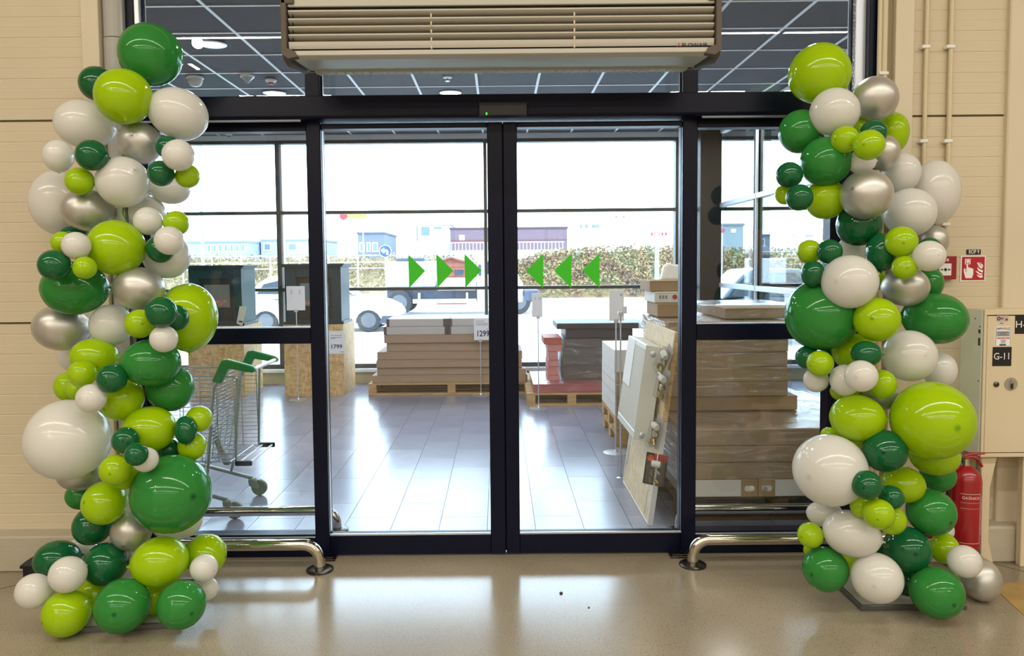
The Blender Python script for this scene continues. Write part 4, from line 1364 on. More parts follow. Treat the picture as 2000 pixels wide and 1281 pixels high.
def sheet(nm, lab, px, Y, price, prpx, lines, price_h=.07):
    a, b = P(px[0], px[3], Y), P(px[2], px[1], Y)
    s = thing(nm, lab, 'price sheet', ((a.x + b.x) / 2, Y, a.z))
    bx('sheet', mat('sheet_white', (226, 228, 236), .4), s, a.x, b.x, Y - .004, Y, a.z, b.z, .001)
    q = P(prpx[0], prpx[1], Y)
    text('price_lettering', price, price_h, blue_ink, s, (q.x, Y - .005, q.z), wide=prpx[2], bold=.02)
    for (x0, x1, y) in lines:
        u, v = P(x0, y, Y), P(x1, y, Y)
        bx('print_line', mat('grey_blue_print', (120, 126, 150), .6), s, u.x, v.x, Y - .0048, Y - .004, u.z - .004, u.z + .003)
    return s


sheet('price_sheet', 'white price sheet reading 1799 on the strand board plinth', (643, 646, 672.5, 691), YP - .001, '1799', (657, 677, P(668, 677, YP).x - P(647, 677, YP).x), ((646, 668, 655), (646, 668, 659), (646, 655, 661), (664, 672, 687)))


def stand(lab, board, pole, Yd, price=None, base=True, lines=()):
    """sign holder: base disc, pole, board given as pixel box at depth Yd"""
    x0, y0, x1, y1 = board
    a, b = P(x0, y1, Yd), P(x1, y0, Yd)
    pb = F(*pole)
    g = thing('sign_stand', lab, 'sign stand', (pb.x, Yd, 0), 'price sign stands in the lobby')
    px = pb.x
    MB().tube([(px, Yd, .006), (px, Yd, a.z + .01)], .006, 8).build('pole', silver_al, g, smooth=True)
    if base:
        MB().lathe([(.11, 0), (.11, .004), (.02, .010), (.008, .03)], 24, Matrix.Translation((px, Yd, 0))).build('base', silver_al, g, smooth=True)
    else:
        MB().lathe([(.03, 0), (.03, .006), (.008, .012)], 18, Matrix.Translation((px, Yd, 0))).build('base', silver_al, g, smooth=True)
    bd = bx('board', mat('board_white', (228, 228, 236), .4), g, a.x, b.x, Yd - .02, Yd - .008, a.z, b.z, .002)
    bx('board_clip', silver_al, g, px - .02, px + .02, Yd - .024, Yd + .006, a.z - .02, a.z + .012, .002)
    if price:
        q = P(price[1], price[2], Yd)
        text('price_lettering', price[0], .1, blue_ink, bd, (q.x, Yd - .021, q.z), wide=price[3], bold=.02)
    for (u0, u1, v) in lines:
        u, w_ = P(u0, v, Yd), P(u1, v, Yd)
        bx('print_line', mat('board_print', (140, 146, 170), .6), bd, u.x, w_.x, Yd - .0212, Yd - .02, u.z - .004, u.z + .003)
    return g


y1_ = F(583, 781).y
stand('sign stand with plain white board before the fireplace, left of door post', (561, 558.5, 595.5, 606), (583, 781), y1_, lines=((568, 572, 567), (568, 572, 570), (568, 572, 573), (584, 588, 567), (584, 588, 570), (584, 588, 573)))
y2_ = F(939.5, 772).y
stand('sign stand with price board 1299 before the stacked flat boxes', (926, 621, 957, 664), (939.5, 772), y2_, price=('1299', 943, 651.5, P(954.5, 650, y2_).x - P(931, 650, y2_).x), lines=((929, 946, 627), (929, 952, 631), (929, 953, 634), (950, 953, 642)))
y3_ = F(1052, 797).y
stand('sign stand with pale board beside the small pink boxes', (1039, 572, 1059, 619), (1052, 797), y3_, lines=((1044, 1047, 581), (1044, 1047, 584), (1052, 1056, 581), (1052, 1056, 584)))
y4_ = F(1203, 884).y
stand('sign stand with tall grey-white board behind the radiator display', (1189.5, 565, 1218, 626), (1203, 884), y4_, lines=((1210, 1215, 574), (1210, 1215, 577)))
y5_ = F(1212, 934).y
g5 = stand('thin sign stand close before the leaning strand board display', (1214, 598, 1224, 612), (1212, 934), y5_, base=False)

# ------------------------------------------------------------------ pallets and flat boxes
wood = mat('pallet_wood', (196, 160, 112), .75, var=.25, vscale=3, stretch=(2, 12, 12))
wood_d = mat('pallet_wood_dark', (96, 72, 50), .8, var=.3, vscale=3, stretch=(2, 12, 12))
card = mat('brown_cardboard', (165, 140, 120), .7, var=.1, vscale=3, stretch=(1, 1, 6))
card2 = mat('brown_cardboard_warm', (168, 140, 108), .7, var=.12, vscale=3, stretch=(1, 1, 6))
card_g = mat('grey_carton', (186, 182, 184), .6, var=.06, vscale=3)
card_w = mat('white_carton', (222, 220, 216), .5, var=.05, vscale=3)
card_dk = mat('charcoal_carton', (62, 58, 66), .5, var=.2, vscale=3, stretch=(1, 1, 5))
card_pk = mat('pink_carton', (196, 132, 132), .6, var=.08, vscale=3)
card_rd = mat('red_carton', (172, 56, 66), .5, var=.15, vscale=3)
band_dk = mat('dark_corner_guard', (84, 74, 80), .6)
tape_m = mat('brown_tape', (150, 116, 84), .35)


def pallet(lab, x0, x1, y0, y1, h, m, nblk=3, grp='wooden pallets', zb=0.0):
    g = thing('pallet', lab, 'pallet', ((x0 + x1) / 2, (y0 + y1) / 2, zb), grp)
    t = .02
    nb = 7
    wdt = (y1 - y0) / (nb * 1.25)
    # top boards run along x, stringers along y
    for k in range(nb):
        y = y0 + k * (y1 - y0 - wdt) / (nb - 1)
        bx('deck_board', m, g, x0, x1, y, y + wdt, h - t, h, .002)
    for k in range(nblk):
        x = x0 + k * (x1 - x0 - .1) / (nblk - 1)
        bx('stringer_board', m, g, x, x + .1, y0, y1, h - 2 * t, h - t - .0005, .002)
        for y in (y0, (y0 + y1) / 2 - .06, y1 - .12):
            bx('block', m, g, x, x + .1, y + .001, y + .12, zb + t + .0005, h - 2 * t - .0005, .003)
    for y in (y0, (y0 + y1) / 2 - .05, y1 - .1):
        bx('bottom_board', m, g, x0, x1, y, y + .1, zb, zb + t, .002)
    return g


def carton(lab, x0, x1, y0, y1, z0, z1, m, grp, ends=None, seam=True, name='flat_box', cat='box'):
    g = thing(name, lab, cat, ((x0 + x1) / 2, (y0 + y1) / 2, z0), grp)
    bv = .006
    MB().box(x0, x1, y0, y1, z0 + .0012, z1 - .0012).build('carton', m, g, bv, seg=2)
    if seam:
        zc = z0 + (z1 - z0) * .86
        bx('flap_edge', m, g, x0 + .004, x1 - .004, y0 - .0022, y0 + .01, zc, z1 - .004, .001)
    if ends:
        for (u0, u1) in ends:
            bx('corner_guard', band_dk, g, u0, u1, y0 - .004, y0 + .03, z0 + .001, z1 - .001, .001)
    return g


# long stack left of the middle post
Y0 = F(720, 773).y + .02
GRP = 'flat boxes on the long pallet'
pa, pb_ = P(719.5, 760, Y0).x, P(1044, 760, Y0).x
ph = P(800, 748.7, Y0).z
pallet('long pale pallet under the tall stack of brown flat boxes', pa, pb_, Y0, Y0 + .8, ph, wood)
rows = [(733, 748.5, 726.5, 1030, card), (718, 732.8, 736, 1020, card), (702.8, 717.6, 735, 1019, card), (686.8, 702.4, 736.5, 1020, card), (670, 686.4, 754.5, 1012, card), (654.2, 669.6, 750, 1010, card)]
ordn = ('lowest', 'second from the bottom', 'third from the bottom', 'fourth from the bottom', 'fifth from the bottom', 'topmost brown one')
zb = ph
for k, (yt, yb, x0, x1, m) in enumerate(rows):
    zt = P(800, yt, Y0 + .03).z
    carton('long brown flat box on the pallet behind the 1299 board, %s' % ordn[k], P(x0, yt, Y0 + .03).x, P(x1, yt, Y0 + .03).x, Y0 + .03 + .012 * math.sin(k * 2.1), Y0 + .74, zb, zt, m, GRP)
    zb = zt
for k, (yt, yb, splits) in enumerate(((638, 653.8, ((749.6, 874.5), (875.5, 1008))), (622.8, 637.6, ((754.8, 876.3), (877.3, 1010))))):
    zt = P(800, yt, Y0 + .04).z
    for j, (x0, x1) in enumerate(splits):
        u0, u1 = P(x0, yt, Y0 + .04).x, P(x1, yt, Y0 + .04).x
        carton('grey flat carton with dark corners, %s layer, %s of the long stack' % (('lower grey', 'top grey')[k], ('left half', 'right half')[j]), u0, u1, Y0 + .04, Y0 + .7, zb, zt, card_g, GRP, ends=((u0 - .002, u0 + .035), (u1 - (.07 if j == 0 and k else .04), u1 + .001)), seam=False)
    zb = zt
carton('short brown box lying on the pallet end right of the middle post', P(1008, 735, Y0 - .1).x, P(1028, 735, Y0 - .1).x, Y0 - .012, Y0 + .018, ph, P(1014, 719, Y0).z, card, GRP, name='small_box')

# dark wrapped stack on a pallet, with red and pink boxes
Y1 = F(1035, 793).y
pa, pb_ = P(1029, 780, Y1).x, P(1205, 780, Y1).x
ph = P(1100, 768, Y1).z
pallet('short pallet under the red box and the charcoal stack', pa, pb_, Y1, Y1 + 1.15, ph, wood)
z0, z1 = ph, P(1100, 750.5, Y1).z
carton('low wide red box, lowest on the short pallet', P(1044, 760, Y1).x, P(1200, 760, Y1).x, Y1 + .02, Y1 + 1.05, z0, z1, card_rd, 'boxes on the short pallet')
bx_w = P(1037, 760, Y1).x
GRP = 'charcoal flat boxes of the dark stack'
Yd = Y1 + .35
rows = [(730.5, 1099.5, 1206), (712.5, 1099, 1206), (696, 1098, 1206), (679, 1099.5, 1208), (661, 1103, 1236), (642.5, 1105, 1236)]
zb = z1
for k, (yt, x0, x1) in enumerate(rows):
    zt = P(1150, yt, Yd).z
    carton('charcoal flat box in film, %s of the dark stack behind the stands' % ('lowest', 'second from bottom', 'third from bottom', 'fourth from bottom', 'fifth from bottom', 'uppermost full one')[k], P(x0, yt, Yd).x, P(x1, yt, Yd).x, Yd + .008 * math.sin(k * 1.7), Yd + .7, zb, zt, card_dk, GRP)
    zb = zt
zt = P(1150, 630.8, Yd).z
carton('wide thin charcoal lid board overhanging the top of the dark stack', P(1087.5, 636, Yd).x, P(1262, 636, Yd).x, Yd - .01, Yd + .7, zb, zt, card_dk, GRP, seam=False)
Yk = Y1 + .3
GRP = 'small pink boxes beside the dark stack'
prev = z1
for k, (yt, x0, x1, m, lb_) in enumerate(((733, 1070.5, 1093, card_pk, 'lowest of the narrow pink boxes beside the dark stack'), (717, 1070.5, 1091, card_pk, 'narrow pink box, second from the bottom of its stack'), (703.5, 1070.5, 1091, card_pk, 'narrow pink box, middle of its stack'),
                                          (687, 1071.5, 1090, card_pk, 'narrow pink box, fourth from the bottom of its stack'), (673, 1070, 1097, card_pk, 'pink box directly under the red-brown one'), (659, 1062, 1097, mat('brick_red_carton', (176, 92, 80), .6), 'brick red box on top of the narrow pink boxes'))):
    zt = P(1080, yt, Yk).z
    carton(lb_, P(x0, yt, Yk).x, P(x1, yt, Yk).x, Yk, Yk + .5, prev + .0, zt, m, GRP, name='small_box')
    prev = zt
film = glass_mat('stretch_film', (.96, .96, .97), .05, film=True, keep=.22)


def wrap_film(lab, x0, x1, y0, y1, z0, z1, nx=22, nz=12, amp=.006, seed=1):
    """open-bottomed skin of stretch film pulled round a stack"""
    rnd = random.Random(seed)
    mb = MB()
    ring = [(x0 + (x1 - x0) * k / nx, y0) for k in range(nx)] + [(x1, y0 + (y1 - y0) * k / 8) for k in range(8)] + [(x1 - (x1 - x0) * k / nx, y1) for k in range(nx)] + [(x0, y1 - (y1 - y0) * k / 8) for k in range(8)]
    cx_, cy_ = (x0 + x1) / 2, (y0 + y1) / 2
    m = len(ring)
    vs, fs = [], []
    for j in range(nz + 1):
        z = z0 + (z1 - z0) * j / nz
        for i, (x, y) in enumerate(ring):
            k = amp * (rnd.random())
            vs.append((x + (k if x > cx_ else -k), y + (k if y > cy_ else -k), z + (amp * .6 * rnd.random() if 0 < j < nz else 0)))
    for j in range(nz):
        for i in range(m):
            fs.append((j * m + i, j * m + (i + 1) % m, (j + 1) * m + (i + 1) % m, (j + 1) * m + i))
    fs.append(tuple(range(nz * m, nz * m + m)))
    mb.add(vs, fs)
    o = mb.build('stretch_film', film, None, smooth=True)
    return tag(o, lab, 'plastic film', 'stretch film around stacks')


wrap_film('clear wrinkled film around the charcoal stack on the short pallet', P(1097, 700, Yd).x - .012, P(1209, 700, Yd).x + .0, Yd - .022, Yd + .72, z1 + .004, P(1150, 661.5, Yd).z, seed=2)
wrap_film('clear film over the red box on the short pallet', P(1043, 760, Y1).x - .006, P(1201, 760, Y1).x + .006, Y1 + .008, Y1 + 1.06, ph + .004, z1 + .003, nz=3, amp=.003, seed=3)

# brown boxes stacked end-on behind the radiator display
GRP = 'radiator boxes stacked end-on behind the display'
Yr = 6.6
zz = [P(1210, y, Yr).z for y in (815, 794.5, 773, 749, 728)]
xr_ = P(1203, 830, Yr).x
pallet('lower of two stacked pallets under the radiator boxes behind the leaning display', xr_ + .01, xr_ + .62, Yr + .02, Yr + .9, zz[0] / 2, wood)
pallet('upper of two stacked pallets, directly under the radiator boxes behind the display', xr_, xr_ + .61, Yr + .02, Yr + .9, zz[0], wood, zb=zz[0] / 2 + .001)
for k in range(4):
    carton('white-sided radiator box behind the display, %s of its stack' % ('lowest', 'second from the bottom', 'third from the bottom', 'fourth from the bottom')[k], P(1203, 780, Yr).x + .008 * (k % 2), P(1203, 780, Yr).x + .5, Yr + .03 * math.sin(k * 2), Yr + .9, zz[k], zz[k + 1], card2, GRP, name='radiator_box')
    bx('white_side', card_w, bpy.data.objects[[o.name for o in C.objects if o.name.startswith('radiator_box')][-1]], P(1203, 780, Yr).x - .0035, P(1203, 780, Yr).x + .012, Yr + .035, Yr + .88, zz[k] + .004, zz[k + 1] - .004)
zt = P(1210, 683, Yr).z
carton('white box on top of the radiator boxes behind the display', P(1200, 700, Yr).x, P(1203, 780, Yr).x + .45, Yr, Yr + .8, zz[4], zt, card_w, GRP, name='radiator_box')

# big wrapped stack behind the right side light
GRP = 'wrapped flat boxes behind the right side light'
YS = 4.66
bxl, bxr = 1.12, 2.42
hz = [P(1450, y, YS).z for y in (970.5, 937, 903.5, 871, 838)]
pallet('dark pallet under the big wrapped stack at the right side light', bxl, bxr, YS + .02, YS + 1.35, hz[0], wood_d)
xm = P(1480.5, 955, YS).x
for j, (x0, x1) in enumerate(((bxl + .02, xm - .002), (xm + .002, bxr - .02))):
    g = carton('white radiator box with brown end and oval hole, %s of the lowest layer' % ('left', 'right')[j], x0, x1, YS, YS + 1.3, hz[0], hz[1], card_w, GRP, seam=False, name='radiator_box')
    e0, e1 = (x1 - .105, x1) if j == 0 else (x0, x0 + .105)
    bx('brown_end', card2, g, e0, e1, YS - .004, YS + .02, hz[0] + .002, hz[1] - .002, .001)
    cz = (hz[0] + hz[1]) / 2
    u0, u1 = e0 + .02, e1 - .02
    pts = [(u1 - .018 + .018 * math.cos(t), cz + .018 * math.sin(t)) for t in [math.radians(-90 + 18 * k) for k in range(11)]] + [(u0 + .018 + .018 * math.cos(t), cz + .018 * math.sin(t)) for t in [math.radians(90 + 18 * k) for k in range(11)]]
    MB().prism(pts, 'y', YS - .0055, YS - .003).build('oval_hole', card_w, g)
    hx = u1 - .018 if j == 0 else u0 + .018
    MB().lathe([(.017, 0), (.017, .004), (.012, .006), (.0001, .006)], 20, Matrix.Translation((hx, YS - .0055, cz)) @ Matrix.Rotation(math.radians(90), 4, 'X')).build('valve_plug', white_plastic if j == 0 else silver_al, g, smooth=True)
for k in range(1, 4):
    carton('long brown box in film, %s of the lower wrapped stack' % ('second layer from the floor', 'third layer from the floor', 'top layer')[k - 1], bxl + .01 * k, bxr - .012 * k, YS + .006 * (k % 2), YS + 1.3, hz[k], hz[k + 1], card2, GRP)
wrap_film('shiny clear film over the lower wrapped stack at the right side light', bxl - .012, bxr + .012, YS - .016, YS + 1.33, hz[1] + .004, hz[4] + .008, seed=5)
YU = 5.19
uz = [hz[4]] + [P(1450, y, YU).z for y in (802.5, 773.5, 745.5, 717.3, 688, 663.6)] + [1.155, 1.225]
for k in range(8):
    xr = P(1558.8 if k <= 1 else 1538.6, 780, YU).x
    if k == 0:
        uz[0] = uz[0]
    carton('brown flat box in film, %s of the upper wrapped stack' % ('lowest', 'second from bottom', 'third from bottom', 'fourth from bottom', 'fifth from bottom', 'sixth from bottom', 'seventh from bottom', 'uppermost')[k], 1.16 + .01 * (k % 3), xr, YU + .008 * math.sin(k * 1.9), YU + .95, uz[k] + .0, uz[k + 1], card2, 'brown boxes of the upper wrapped stack')
wrap_film('clear streaky film round the upper stack of brown boxes', 1.148, P(1539.5, 780, YU).x + .008, YU - .02, YU + .97, uz[2] + .004, uz[8] + .006, seed=9)
xa, xb = P(1416, 610, 5.3).x, P(1552, 610, 5.3).x
carton('brown box lying alone on top of the upper wrapped stack', xa, xb, 5.3, 5.95, uz[8] + .009, P(1450, 601, 5.3).z, card2, GRP)
wrap_film('crumpled white film bundle on top of the upper wrapped stack', P(1373, 610, 5.25).x, xb + .01, 5.27, 5.98, uz[8] + .0085, P(1450, 598, 5.3).z + .01, nx=12, nz=5, amp=.022, seed=11)
GRP = 'small boxes piled on the wrapped stack'
Yt = 5.55
zz = [uz[8] + .0085, P(1290, 592, Yt).z, P(1290, 569.5, Yt).z, P(1290, 547.5, Yt).z]
for k, (x0, x1, m, lb_) in enumerate(((1284, 1330, card2, 'small brown box, lowest of the three piled beside the right door edge'), (1279, 1326, card_w, 'small white box with red dot, between two brown ones'), (1270, 1327, card2, 'small brown box on top of the pile by the right door edge'))):
    g = carton(lb_, P(x0, 580, Yt).x, P(x1 + 14, 580, Yt).x, Yt + .01 * k, Yt + .4, zz[k], zz[k + 1], m, GRP, name='small_box')
    if k == 1:
        q = P(1318.5, 580, Yt)
        MB().prism([(q.x + .018 * math.cos(t * .5236), q.z + .018 * math.sin(t * .5236)) for t in range(12)], 'y', Yt + .007, Yt + .0095).build('red_dot', red_print, g)
        for dx in (1290, 1296, 1302):
            q = P(dx, 580, Yt)
            bx('print_mark', mat('grey_print_mark', (130, 132, 140), .6), g, q.x - .006, q.x + .006, Yt + .007, Yt + .0095, q.z - .012, q.z + .012)
o = MB().prism([(P(x, y, 6.0).x, P(x, y, 6.0).z) for x, y in ((1283, 547), (1290, 520), (1299, 512), (1308, 516), (1324, 517), (1334, 520), (1334, 547))], 'y', 5.86, 5.93).build('bag', mat('white_foil_bag', (236, 238, 240), .3), None, .02, seg=3)
tag(o, 'white plastic sack lying on the small boxes by the right door edge', 'bag')

# ------------------------------------------------------------------ leaning strand-board display with a radiator
xb0 = .915
ln = math.atan2(.165, 1.2)
rot = Matrix.Translation((xb0, 4.62, .002)) @ Matrix.Rotation(ln, 4, 'Y')      # local: y along the board, z up the board, -x towards the lobby
BW, BH = .9, 1.22
ds = thing('display_board', 'strand board panel in a white frame leaning on the wrapped stack', 'display board', (xb0, 5.07, 0))
bx('board', osb_pale, ds, 0, .02, .0, BW, .012, BH, .002, mx=rot)
for q in ((-.004, .03, -.024, 0, .0, .66), (-.004, .03, BW, BW + .024, .0, .66), (-.004, .03, 0, BW, 0, .012)):
    bx('frame_bar', card_w, ds, *q[0:6], .002, mx=rot)
bx('edge_strip', osb, ds, 0, .03, -.024, 0, .665, BH, .002, mx=rot)
for (y, z0, z1) in ((.06, .05, .2), (.16, .2, .34), (.8, .16, .5), (.84, .12, .3)):
    MB().tube([rot @ Vector((-.012, y, z0)), rot @ Vector((-.012, y, z1)), rot @ Vector((.0, y, z1))], .0035, 6).build('wire_hook', silver_al, ds)
rad_m = mat('radiator_enamel', (220, 222, 218), .35)
rd = thing('radiator', 'white panel radiator fixed on the leaning strand board', 'radiator', tuple(rot @ Vector((-.05, .45, .5))))
RY0, RY1, RZ0, RZ1 = .12, .76, .50, 1.10
T0, T1 = -.135, -.03
pts = [(T0 + .012, RY0)]
n = 22
for k in range(n):
    u0 = RY0 + .02 + (RY1 - RY0 - .04) * k / n
    du = (RY1 - RY0 - .04) / n
    pts += [(T0 + .006, u0 + du * .1), (T0, u0 + du * .3), (T0, u0 + du * .7), (T0 + .006, u0 + du * .9)]
pts += [(T0 + .012, RY1), (T1, RY1), (T1, RY0)]
MB().prism(pts, 'z', RZ0 + .05, RZ1 - .03, rot).build('fluted_panel', rad_m, rd)
bx('bottom_band', rad_m, rd, T0 - .002, T1, RY0, RY1, RZ0, RZ0 + .05, .004, mx=rot)
bx('top_band', rad_m, rd, T0 - .002, T0 + .02, RY0, RY1, RZ1 - .03, RZ1 + .006, .004, mx=rot)
gr = bx('top_grille', rad_m, rd, T0 + .02, T1, RY0, RY1, RZ1 - .006, RZ1, .001, mx=rot)
mb = MB()
for k in range(24):
    u = RY0 + .02 + (RY1 - RY0 - .04) * k / 23
    mb.box(T0 + .028, T1 - .01, u - .004, u + .004, RZ1, RZ1 + .0025, rot)
mb.build('grille_bars', rad_m, gr)
for u in (RY0 - .004, RY1):
    bx('side_cover', rad_m, rd, T0 - .003, T1 + .004, u, u + .004, RZ0 - .002, RZ1 + .006, .0015, mx=rot)
for (x, z) in ((T0 + .05, RZ1 - .045), (T0 + .05, RZ0 + .03)):
    MB().lathe([(.020, 0), (.020, .005), (.014, .009), (.0001, .009)], 22, rot @ Matrix.Translation((x, RY0 - .004, z)) @ Matrix.Rotation(math.radians(90), 4, 'X')).build('plug', silver_al, rd, smooth=True)
bx('paper_label', paper_white, rd, T0 - .005, T0 - .001, RY0 + .36, RY1 - .01, RZ1 - .32, RZ1 + .002, mx=rot)
bx('wall_bracket', dark_steel, rd, T1, -.001, .3, .34, .6, 1.0, mx=rot)
bx('wall_bracket', dark_steel, rd, T1, -.001, .6, .64, .6, 1.0, mx=rot)

clear_pl = glass_mat('blister_plastic', (.95, .96, .96), .1)
brass = mat('brass_fitting', (178, 150, 96), .25, metal=1.0)
blister_red = mat('blister_card_red', (156, 48, 46), .5)
blister_blk = mat('blister_card_black', (36, 38, 36), .5)


def blister(lab, u, v, wdt, hgt, tilt, ang=0.0, card_c=None, off=-.03):
    """pack of radiator valves: backing card, clear shell, white thermostat head, fittings; hangs from the board edge"""
    m = rot @ Matrix.Translation((off, u, v)) @ Matrix.Rotation(tilt, 4, 'Z') @ Matrix.Rotation(ang, 4, 'X')
    # local: x towards -lobby, y width, z height
    g = thing('blister_pack', lab, 'packaging', tuple(m @ Vector((0, 0, 0))), 'valve packs hanging on the display')
    bx('backing_card', card_c or mat('grey_backing', (150, 146, 140), .4), g, 0, .002, 0, wdt, -hgt, 0, .001, mx=m)
    h = wdt * .5
    MB().lathe([(.018, 0), (.021, .01), (.021, .045), (.017, .055), (.0001, .056)], 18, m @ Matrix.Translation((-.024, h - .03, -hgt * .3)) @ Matrix.Rotation(math.radians(-90), 4, 'X')).build('valve_head', white_plastic, g, smooth=True)
    for (dy, dz) in ((-.02, -.55), (.016, -.6), (-.016, -.82), (.02, -.84)):
        MB().lathe([(.010, 0), (.010, .012), (.013, .013), (.013, .024), (.008, .025), (.008, .036)], 8, m @ Matrix.Translation((-.012, h + dy, dz * hgt)) @ Matrix.Rotation(math.radians(-35 + 700 * dy), 4, 'X') @ Matrix.Translation((0, 0, -.018))).build('fitting', chrome if dz > -.7 else brass, g, smooth=True)
    bx('clear_shell', clear_pl, g, -.048, -.001, .006, wdt - .006, -hgt + .01, -.02, .012, mx=m, seg=3)
    return g, m


g, m_ = blister('red and black valve pack hanging low on the display edge', -.045, .455, .135, .20, math.radians(68), 0, blister_blk, off=.06)
bx('card_band', blister_red, g, -.002, .0005, .0, .085, -.045, .0, mx=m_)
MB().lathe([(.020, 0), (.020, .001)], 18, m_ @ Matrix.Translation((-.001, .105, -.035)) @ Matrix.Rotation(math.radians(-90), 4, 'Y')).build('card_dot', mat('orange_dot', (226, 84, 30), .5), g)
MB().tube([m_ @ Vector((.001, .0675, -.02)), m_ @ Vector((.03, .0675, -.01)), rot @ Vector((.01, -.02, .45))], .003, 6).build('hang_hook', silver_al, g)
for lb_, v, ang in (('clear valve pack tilted at the top of the display edge', 1.1, 34), ('clear valve pack just below the tilted one', .98, 10), ('clear valve pack halfway down the display edge', .68, 14)):
    g, m_ = blister(lb_, -.10, v, .09, .2, math.radians(14), math.radians(ang), off=-.012)
    MB().tube([m_ @ Vector((.001, .06, -.01)), rot @ Vector((.01, -.022, v - .02))], .003, 6).build('hang_hook', silver_al, g)

# ------------------------------------------------------------------ shopping cart
wire_m = mat('zinc_wire', (176, 186, 192), .3, metal=.85)
tube_m = mat('zinc_tube', (150, 160, 158), .32, metal=.8)
green_pl = mat('cart_green_plastic', (30, 128, 62), .4)
grey_pl = mat('caster_grey', (128, 134, 124), .6)
tyre_m = mat('caster_tyre', (120, 124, 112), .6)
ct = thing('shopping_cart', 'wire shopping cart with green handle ends beside the balloons', 'cart', (-2.1, 5.05, 0))
yn, yf = 4.80, 5.30
for y, yy in ((yn, 'near'), (yf, 'far')):
    MB().tube([(-2.75, y, .33), (-2.1, y, .215), (-1.78, y, .125)], .014, 10).build('base_tube', tube_m, ct, smooth=True)
    # front castor too, hidden behind the balloons
    for xc, sh in ((-1.78, .05), (-2.7, .05)):
        zz_ = .125 if xc > -2 else .30
        cs = MB().lathe([(.026, 0), (.028, .012), (.022, .02)], 16, Matrix.Translation((xc, y, .105))).build('caster', grey_pl, ct, smooth=True)
        MB().prism([(xc - .026, .115), (xc + .03, .115), (xc + .062, .06), (xc + .05, .045), (xc + .02, .05), (xc - .02, .075)], 'y', y - .022, y + .022).build('caster_fork', grey_pl, cs, .006, seg=2)
        MB().lathe([(.02, -.016), (.05, -.016), (.056, -.010), (.056, .010), (.05, .016), (.02, .016)], 26, Matrix.Translation((xc + sh, y, .058)) @ Matrix.Rotation(math.radians(90), 4, 'X')).build('caster_wheel', tyre_m, cs, smooth=True)
    if True:
        MB().tube([(-2.7, y, .12), (-2.7, y, .33)], .012, 8).build('front_leg', tube_m, ct, smooth=True)
for y in (yn, yf):
    s = 1 if y == yn else -1
    MB().tube([(-1.78, y, .95), (-1.84, y, .86), (-1.86, y, .72), (-1.90, y, .30), (-1.93, y, .17)], .010, 8).build('upright_tube', tube_m, ct, smooth=True)
    MB().tube([(-1.70, y + s * .02, .92), (-1.72, y + s * .02, .37)], .008, 8).build('basket_post', tube_m, ct, smooth=True)
    MB().prism([(-1.85, .90), (-1.79, .885), (-1.74, .985), (-1.585, .955), (-1.565, .975), (-1.58, .998), (-1.745, 1.045), (-1.785, 1.04)], 'y', y - .022, y + .022).build('handle_bracket', green_pl, ct, .010, seg=2)
MB().tube([(-1.59, yn - .02, .975), (-1.59, yf + .02, .975)], .013, 12).build('handle_bar', white_plastic, ct, smooth=True)
# basket panels
for y, nm in ((yn + .02, 'near'), (yf - .02, 'far')):
    mb = MB()
    for k in range(21):
        z = .37 + .55 * k / 20
        x1 = -1.715
        x0 = -2.62 + .12 * (1 - k / 20)
        mb.tube([(x0, y, z), (x1, y, z)], .0024, 5)
    for k in range(9):
        x = -1.72 - .11 * k
        mb.tube([(x, y, .37), (x - .005, y, .93)], .0035, 5)
    mb.build('basket_side', wire_m, ct)
mb = MB()
for k in range(25):
    z = .33 + .62 * k / 24
    x = -1.93 + .10 * (z - .33) / .62
    mb.tube([(x, yn + .03, z), (x, yf - .03, z)], .0026, 5)
for k in range(5):
    y = yn + .03 + (yf - yn - .06) * k / 4
    mb.tube([(-1.93, y, .33), (-1.83, y, .95)], .0035, 5)
mb.build('rear_flap', wire_m, ct)
mb = MB()
for k in range(13):
    y = yn + .02 + (yf - yn - .04) * k / 12
    mb.tube([(-2.5, y, .40), (-1.70, y, .365)], .0026, 5)
for k in range(6):
    x = -1.76 - .13 * k
    mb.tube([(x, yn + .02, .37), (x, yf - .02, .37)], .003, 5)
mb.build('basket_floor', wire_m, ct)
mb = MB()
for x in (-1.70, -1.63):
    mb.tube([(x, yn, .365), (x, yf, .365)], .007, 8)
mb.build('bumper_rods', white_al, ct, smooth=True)
for y in (yn, yf):
    MB().box(-1.72, -1.61, y - .012, y + .012, .348, .382).build('bumper_end', black_plastic, ct, .008, seg=2)
mb = MB()
for k in range(17):
    z = .40 + .53 * k / 16
    mb.tube([(-2.52 - .1 * k / 16, yn + .02, z), (-2.52 - .1 * k / 16, yf - .02, z)], .0026, 5)
for k in range(6):
    y = yn + .02 + (yf - yn - .04) * k / 5
    mb.tube([(-2.52, y, .40), (-2.62, y, .93)], .003, 5)
mb.build('basket_front', wire_m, ct)
MB().tube([(-1.70, yn, .93), (-2.62, yn + .05, .93), (-2.62, yf - .05, .93), (-1.70, yf, .93)], .005, 8).build('basket_rim', tube_m, ct, smooth=True)
MB().prism([(-1.97, .56), (-1.93, .56), (-1.85, .36), (-1.83, .30), (-1.87, .30)], 'y', yn + .2, yn + .24).build('seat_hinge', grey_pl, ct, .004)

# ------------------------------------------------------------------ fittings on the lobby ceiling
def cpt(px, py):
    d = ray(px, py)
    t = (CZ - .003 - HC) / d.z
    return Vector((d.x * t, d.y * t, CZ - .003))


